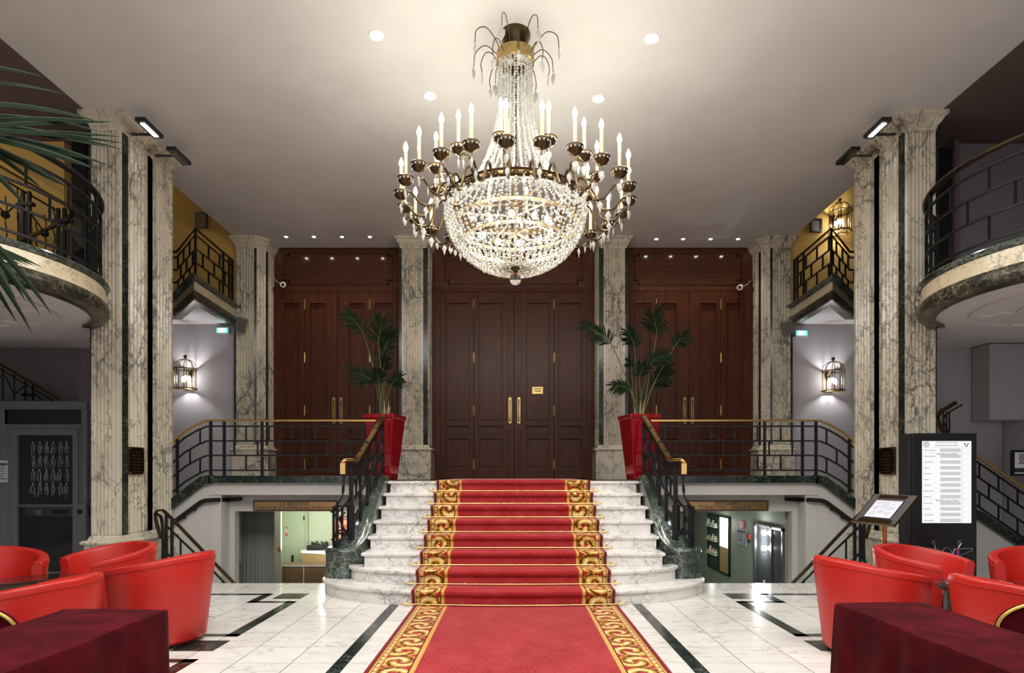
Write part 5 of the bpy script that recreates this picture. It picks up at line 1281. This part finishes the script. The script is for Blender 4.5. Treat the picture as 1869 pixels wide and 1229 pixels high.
# burgundy covered tables
def cloth_table(x0,x1,y0,y1,s,nm):
    h=.745
    t=thing('trestle_table',((x0+x1)/2,(y0+y1)/2,0),'long narrow table hidden under the %s burgundy cloth'%nm,'table','covered tables')
    build('table_top',MB().box((x0+.01,y0+.01,h-.03),(x1-.01,y1-.01,h-.004)),M['woodlow'],t)
    for a in (x0+.05,x1-.05):
        for b in (y0+.06,y1-.06): build('leg',MB().tube([(a,b,0),(a,b,h-.03)],.016,8),M['iron'],t)
    # cloth: perimeter rings from the top edge to the floor
    per=[]; rnd=random.Random(5 if s<0 else 6)
    nx,ny=14,64
    for k in range(nx): per.append((x0+(x1-x0)*k/nx,y0,0,-1))
    for k in range(ny): per.append((x1,y0+(y1-y0)*k/ny,1,0))
    for k in range(nx): per.append((x1-(x1-x0)*k/nx,y1,0,1))
    for k in range(ny): per.append((x0,y1-(y1-y0)*k/ny,-1,0))
    n=len(per); rings=[]; zs=[h+.004,h+.0035,h-.01,h-.06,h-.16,h-.3,h-.45,h-.6,.012]
    ph=[rnd.random()*6.28 for _ in range(6)]
    for r,z in enumerate(zs):
        ring=[]
        for k,(x,y,nx_,ny_) in enumerate(per):
            d=0 if r==0 else (.006 if r==1 else .010); u=max(0,(h-z)/h); sd=x+y*1.3
            # folds spread from the corners
            cd=min(math.hypot(x-a,y-b) for a in (x0,x1) for b in (y0,y1))
            fold=math.sin(sd*17+ph[0]+2*math.sin(sd*3+ph[1]))*.5+math.sin(sd*31+ph[2])*.25+.6*math.exp(-cd*5)
            if r==0: off=-.004
            else: off=d+(u**.6)*(.014+.034*fold)+ .012*u
            ring.append((x+nx_*off,y+ny_*off,(z+(.002*math.sin(sd*9+ph[3]) if r<3 else 0)) if r<len(zs)-1 else .008))
        rings.append(ring)
    vs=[p for r in rings for p in r]; fs=[(j*n+k,j*n+(k+1)%n,(j+1)*n+(k+1)%n,(j+1)*n+k) for j in range(len(rings)-1) for k in range(n)]; fs.append(tuple(range(n)))
    mb=MB(); mb.add(vs,fs); o=build('tablecloth',mb,M['velvet'],smooth=55); tag(o,'burgundy velvet cloth draped to the floor over the long table at the lower %s'%nm,'tablecloth','burgundy table covers')
cloth_table(-2.075,-1.605,.95,2.76,-1,'left'); cloth_table(1.575,1.99,.95,2.90,1,'right')
# burgundy chairs with gold piping
def side_chair(x,y,ang,nm):
    t=thing('burgundy_chair',(x,y,0),'dark burgundy chair with rounded back and gold piping at the lower %s edge'%nm,'chair','burgundy chairs',rz=ang)
    # back outline, arched; local: seat faces +x
    def outline(w,h0,h1,n=20):
        pts=[(-w,h0),(w,h0)]
        for k in range(n+1):
            a=PI*k/n; pts.append((w*math.cos(a),h1-w*.62+w*.62*math.sin(a)))
        return pts
    def slab(pts,xa,xb,mb,lean=.0):
        n=len(pts); vs=[(xa-.12*(z-.45)+.10*(1-(yy/.24)**2)*-.0+.25*yy*yy,yy,z) for yy,z in pts]+[(xb-.12*(z-.45)+.25*yy*yy,yy,z) for yy,z in pts]
        mb.add(vs,[tuple(range(n)),tuple(range(n,2*n))[::-1]]+[(i,n+i,n+(i+1)%n,(i+1)%n) for i in range(n)])
    mb=MB(); slab(outline(.235,.50,.775),-.24,-.19,mb); build('backrest',mb,M['velvet'],t,local=True,bevel=.008)
    o=outline(.237,.50,.777); mb=MB(); mb.tube([(-.242-.12*(z-.45)+.25*yy*yy,yy,z) for yy,z in o[2:]],.0075,8); build('piping',mb,mat('gold_piping_'+nm,(.62,.42,.10),.4,.6),t,local=True,smooth=60)
    mb=MB(); stack(mb,[(-.2,-.22),(.2,-.22),(.24,-.1),(.24,.1),(.2,.22),(-.2,.22)],[(-.02,.40),(0,.42),(0,.455),(-.02,.475)]); build('seat',mb,M['velvet'],t,local=True,smooth=50)
    for a in (-.2,.2):
        for b in (-.19,.19):
            mb=MB(); p=[(a,b,0),(a*.95,b,.41)]
            if a<0: p=[(a-.03,b,0),(a,b,.41),(a-.035,b,.55)]
            mb.tube(p,.011,8); build('leg',mb,M['gold'],t,local=True)
side_chair(-2.62,2.98,PI/2+.25,'left'); side_chair(2.66,3.05,PI/2-.35,'right')
# ================================================================ DISPLAY TOTEM
y=6.0; x0,x1=PX(1666,y),PX(1783,y)
t=thing('display_totem',((x0+x1)/2,y+.1,0),'tall black information totem with bright white screen before the right near pillar','display')
build('body',MB().box((x0,y,.03),(x1,y+.13,PZ(791,y))),M['black'],t,bevel=.006); build('base',MB().box((x0-.05,y-.12,0),(x1+.05,y+.28,.03)),M['black'],t,bevel=.004)
build('side_panel',MB().box((PX(1657,y),y+.02,.03),(x0,y+.14,PZ(792,y))),mat('totem_side',(.02,.02,.022),.3),t)
sx0,sx1,sz0,sz1=PX(1683,y),PX(1772,y),PZ(955,y),PZ(805.5,y)
scr=build('screen',MB().box((sx0,y-.006,sz0),(sx1,y,sz1)),em('lit_screen',(.95,.96,.97),.92),t)
yy=y-.0085; mb=MB(); mb2=MB()
def SZ(v): return sz1-(sz1-sz0)*(v-107)/(871-107)      # rows measured in the enlarged photo
def SX(u): return sx0+(sx1-sx0)*(u-163)/(620-163)
names=['Salle des fêtes','Maryse Bastié','Cuirassiers','Marins','Honneur','Poilus','Turenne',"Jeanne d'Arc",'Bridgeurs','Victorieux','Panache','Triomphant','Conquérant']
ys=[193,249,303,357,410,464,517,572,626,686,740,793,847]
M['sgrey']=em('screen_grey',(.55,.55,.55),1.0); M['sdark']=em('screen_dark',(.25,.25,.26),.35); M['sline']=em('screen_line',(.6,.6,.6),.7)
for n_,v in zip(names,ys):
    text('screen_text',n_,.021,(SX(172),yy,SZ(v)),M['sdark'],scr,align='LEFT',ext=.0004)
    mb.box((SX(328),yy-.0005,SZ(v+16)),(SX(520),yy+.002,SZ(v-17))); mb2.box((SX(540),yy,SZ(v+27)),(SX(612),yy+.002,SZ(v+26)))
mb2.box((SX(538),yy,SZ(866)),(SX(539.5),yy+.002,SZ(170))).box((SX(165),yy,SZ(168)),(SX(612),yy+.002,SZ(166))).box((SX(165),yy,SZ(653)),(SX(612),yy+.002,SZ(651))).box((SX(165),yy,SZ(220)),(SX(612),yy+.002,SZ(218)))
o=build('screen_bars',mb,M['sgrey'],scr); build('screen_lines',mb2,M['sline'],scr)
text('screen_text','Cercle National des Armées',.019,(SX(388),yy,SZ(119)),M['sdark'],scr,ext=.0004); text('screen_text','Vendredi 8 octobre 2021',.023,(SX(388),yy,SZ(147)),M['sdark'],scr,ext=.0004)
text('screen_text','SALONS au 1er ETAGE',.021,(SX(390),yy-.001,SZ(229)),M['ink'],scr,ext=.0004); text('screen_text','SALONS au 2ème ETAGE',.021,(SX(390),yy-.001,SZ(662)),M['ink'],scr,ext=.0004)
mb=MB(); c=(SX(197),yy,SZ(137)); mb.prism_y([(c[0]+.034*math.cos(q*PI/12),c[2]+.034*math.sin(q*PI/12)) for q in range(24)],yy,yy+.002); build('screen_badge',mb,M['sgrey'],scr)
def poly_strip(mb,pts,y_,w=.004,m=0): mb.tube([(a,y_,b) for a,b in pts],w,5,m)
mb=MB()
for s in (-1,1): mb.prism_y([(SX(573+s*4),SZ(140)),(SX(573+s*10),SZ(128)),(SX(573+s*24),SZ(126)),(SX(573+s*20),SZ(138)),(SX(573+s*8),SZ(144))],yy,yy+.002)
mb.prism_y([(SX(562),SZ(148)),(SX(584),SZ(148)),(SX(588),SZ(158)),(SX(558),SZ(158))],yy,yy+.002); build('screen_emblem',mb,M['sdark'],scr)
# winged emblem low on the totem
em_=thing('winged_emblem',((x0+x1)/2,y-.01,PZ(1000,y)),'silver winged emblem with two red and blue ovals low on the black totem','emblem')
cx=PX(1727,y); M['silver']=mat('silver',(.55,.55,.58),.3,1); M['enamel_blue']=mat('blue_enamel',(.02,.03,.22),.3); M['enamel_red']=mat('red_enamel',(.45,.02,.05),.3)
mb=MB(); z0=PZ(1010,y)
for s in (-1,1): mb.tube([(cx+s*.05,y-.008,z0-.03),(cx+s*.08,y-.008,z0+.045),(cx+s*.26,y-.008,z0+.05),(cx+s*.25,y-.008,z0+.025),(cx+s*.14,y-.008,z0-.02),(cx+s*.05,y-.008,z0-.03)],.004,5)
mb.tube([(cx+.045*math.cos(q*PI/8),y-.008,z0+.0+.055*math.sin(q*PI/8)) for q in range(16)],.004,5,closed=True)
for s in (-1,1): mb.tube([(cx+s*.115,y-.008,z0+.05),(cx+s*.145,y-.008,z0+.10),(cx+s*.135,y-.008,z0+.13),(cx+s*.115,y-.008,z0+.10),(cx+s*.115,y-.008,z0+.05)],.004,5)
build('outline',mb,M['silver'],em_)
for s in (-1,1):
    mb=MB(); mb.ball((cx+s*.112,y-.004,z0),.034,seg=12,sc=(.8,.15,1.6)); build('blue_oval',mb,M['enamel_blue'],em_,smooth=60); mb=MB(); mb.ball((cx+s*.112,y-.008,z0+.01),.017,seg=10,sc=(.8,.2,1.8)); build('red_oval',mb,M['enamel_red'],em_,smooth=60)
# ================================================================ MENU STAND
X0,Y0=3.56,5.72
t=thing('menu_stand',(X0,Y0,0),'brass pole stand with a tilted menu board between the basement rail and the totem','menu stand')
build('pole',MB().tube([(X0,Y0,.02),(X0,Y0,1.0)],.021,16),mat('copper_brass',(.55,.27,.09),.25,1),t,smooth=60); mb=MB(); mb.lathe([(.0,0),(.10,0),(.10,.012),(.02,.03),(.0,.03)],(X0,Y0,0),28); build('foot',mb,M['brassd'],t,smooth=40)
a=math.radians(80); u=Vector((math.cos(a),-math.sin(a),0)); hv=Vector((-math.sin(a),-math.cos(a),0)); T=math.radians(47); v=hv*math.cos(T)+Vector((0,0,-math.sin(T))); nr=u.cross(v); nr=nr if nr.z>0 else -nr
C0=Vector((X0,Y0,1.043)); W,H=.52,.37
def bq(mb,u0,u1,v0,v1,h0,h1,m=0):
    c=[C0+u*a_+v*b_+nr*h_ for h_ in (h0,h1) for (a_,b_) in ((u0,v0),(u1,v0),(u1,v1),(u0,v1))]
    mb.add(c,[(0,3,2,1),(4,5,6,7),(0,1,5,4),(1,2,6,5),(2,3,7,6),(3,0,4,7)],m)
mb=MB(); bq(mb,-W/2,W/2,-H/2,H/2,-.012,.0); brd=build('board',mb,mat('board_grey',(.09,.085,.085),.35),t,bevel=.003)
mb=MB(); bq(mb,-W/2-.004,W/2+.004,H/2,H/2+.012,-.016,.02); bq(mb,-W/2+.06,W/2-.06,H/2-.05,H/2-.01,.0,.008); bq(mb,-W/2+.08,W/2-.10,-H/2+.012,-H/2+.055,0,.004); bq(mb,-W/2-.003,-W/2+.003,-H/2,H/2,-.013,.003); bq(mb,W/2-.003,W/2+.003,-H/2,H/2,-.013,.003); build('brass_trim',mb,M['brassd'],t)
mb=MB(); bq(mb,-.175,.165,-.11,.125,.0,.004); build('paper_border',mb,M['black'],t); mb=MB(); bq(mb,-.165,.155,-.10,.115,.004,.006); build('menu_sheet',mb,mat('menu_paper',(.72,.75,.85),.5),t)
mb=MB(); rnd=random.Random(8)
for c_ in (-.10,-.01,.08):
    for r_ in range(11):
        if rnd.random()<.8: w_=.03*rnd.random()+.02; bq(mb,c_-w_,c_+w_,-.085+r_*.016,-.081+r_*.016,.006,.0066)
build('menu_lettering',mb,mat('grey_print',(.3,.3,.32),.7),t)
# ================================================================ GLAZED PARTITION ON THE LEFT
y=8.2; t=thing('glazed_partition',(PX(70,y),y,0),'grey framed glazed partition with a dark etched glass door behind the left armchairs','partition')
def gb(mb,a,b,c,d,y0=-.03,y1=.04): mb.box((PX(a,y),y+y0,PZ(d,y)),(PX(b,y),y+y1,PZ(c,y)))
M['alu']=mat('grey_aluminium',(.17,.175,.19),.45,.3); mb=MB()
gb(mb,-60,160,733,748); gb(mb,-60,12,748,1100); gb(mb,12,150,775,784); gb(mb,150,160,748,925,-.02,.04); gb(mb,4,12,748,775,-.04,.04)
gb(mb,12,25,784,1060); gb(mb,25,36,784,1060,-.05,.03); gb(mb,36,147,784,795,-.05,.03); gb(mb,137,147,795,1060,-.05,.03); gb(mb,36,137,1043,1062,-.05,.03); gb(mb,147,150,784,1060)
build('frame',mb,M['alu'],t,bevel=.004)
M['darkglass']=mat('dark_glass',(.012,.013,.015),.06,spec=.7)
mb=MB(); gb(mb,12,150,748,775,.0,.01); build('transom_pane',mb,M['darkglass'],t); mb=MB(); gb(mb,36,137,795,1043,-.01,.0); pane=build('door_pane',mb,M['darkglass'],t)
mb=MB(); rnd=random.Random(14)
for r_ in range(4):
    for c_ in range(6):
        bx=PX(62+c_*12.2+rnd.uniform(-1,1),y); bz=PZ(818+r_*25,y); h_=.075
        mb.ball((bx,y-.012,bz+h_),.010,seg=6,sc=(1,.2,1))
        for q in range(5):
            p=[(bx+rnd.uniform(-.03,.03),y-.0125,bz+rnd.uniform(-.02,.02)+h_*.5*(1-q%2))]; 
            for _ in range(3): p.append((p[-1][0]+rnd.uniform(-.016,.016),y-.0125,p[-1][2]-rnd.uniform(.015,.045)))
            mb.tube(p,.0014,4)
        mb.tube([(bx-.006,y-.0125,bz+h_-.01),(bx-.02,y-.0125,bz),(bx-.016,y-.0125,bz-h_)],.002,4); mb.tube([(bx+.006,y-.0125,bz+h_-.01),(bx+.02,y-.0125,bz),(bx+.014,y-.0125,bz-h_)],.002,4)
build('etched_figures',mb,mat('etched_white',(.42,.43,.45),.8),pane)
mb=MB(); gb(mb,36,137,921,926,-.02,-.011); build('push_bar',mb,mat('dim_steel',(.25,.25,.27),.3,.8),t)
mb=MB(); gb(mb,48,140,927,943,-.016,-.011); cp=build('control_panel',mb,mat('dark_panel',(.035,.035,.038),.4),t)
for k in range(4): xx=PX(99+k*8.6,y); build('knob',MB().lathe([(.028,0),(.028,.012)],(0,0,0),12),M['black'],cp) if False else None
mb=MB()
for k in range(4): xx=PX(99+k*8.6,y); zc=PZ(934.5,y); mb.prism_y([(xx+.028*math.cos(q*PI/8),zc+.028*math.sin(q*PI/8)) for q in range(16)],y-.028,y-.017)
build('knobs',mb,M['black'],cp); mb=MB(); gb(mb,66,77,931,940,-.018,-.016); build('display',mb,mat('dim_display',(.10,.10,.11),.4),cp)
mb=MB(); gb(mb,146,162,919,1060,-.06,.0); lk_=build('lock_stile',mb,M['alu'],t,bevel=.004); zc=PZ(934,y); xx=PX(152,y); build('lock',MB().prism_y([(xx+.034*math.cos(q*PI/8),zc+.034*math.sin(q*PI/8)) for q in range(16)],y-.075,y-.06),M['black'],lk_)
mb=MB(); gb(mb,-18,18,841,881,-.036,-.032); o=build('wall_notice',mb,mat('notice_paper',(.5,.5,.52),.7)); tag(o,'white printed notice on the grey partition at the left edge','notice')
mb=MB(); 
for k,(w_,hh) in enumerate(((15,3.2),(11,1.2),(12,1.2),(10,1.2),(12,1.2),(9,1.2),(14,1.6))): gb(mb,2-w_,2+w_,846+k*4.6,846+k*4.6+hh,-.0375,-.036)
build('lettering',mb,M['ink'],o)
# stair rail above the partition
t=thing('gallery_stair_railing',(-6.8,8.5,3.0),'gold topped stair railing sloping down above the grey left partition','railing')
y=8.45; a,b=P(-60,628,y),P(112,732,y); build('handrail',MB().tube([tuple(a),tuple(b)],0,flat=(.05,.03)),M['brassd'],t)
mb=MB(); d=(b-a); 
def pr(u,dz): q=a+d*u; return (q.x,q.y,q.z+dz)
mb.tube([pr(0,-.07),pr(1,-.07)],.011,5)
for u in (.38,.5,.62,.70): mb.tube([pr(u,-.02),pr(u,-.9)],.014 if u in (.62,.70) else .009,5)
for u0,u1 in ((.2,.38),(.76,.95),(.40,.60)): mb.tube([pr(u0,-.12),pr((u0+u1)/2,-.32),pr(u1,-.12)],.010,5)
mb.tube([pr(.58,-.25),pr(.74,-.13)],.02,6); build('lattice',mb,M['iron'],t)
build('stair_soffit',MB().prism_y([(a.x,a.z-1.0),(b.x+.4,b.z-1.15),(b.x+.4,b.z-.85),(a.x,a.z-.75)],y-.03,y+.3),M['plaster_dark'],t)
# upper stair rail seen between right pillar and wall
t=thing('upper_stair_railing',(5.9,8.7,2.2),'curved brass topped stair rail glimpsed between the right near pillar and the grey wall','railing')
y=8.6; hp=catmull([tuple(P(px,py,y)) for px,py in ((1745,735),(1733,742),(1717,752),(1711,763),(1716,778),(1728,795),(1745,812))],5); build('handrail',MB().tube(hp,0,flat=(.04,.05)),M['brassd'],t)
mb=MB(); mb.tube([tuple(p+Vector((.09,.0,-.03))) for p in hp],.012,5)
for px in (1722,1728,1733): q=P(px,760,y); mb.tube([(q.x,y,PZ(752,y)),(q.x,y,LZ)],.012,5)
build('lattice',mb,M['iron'],t)
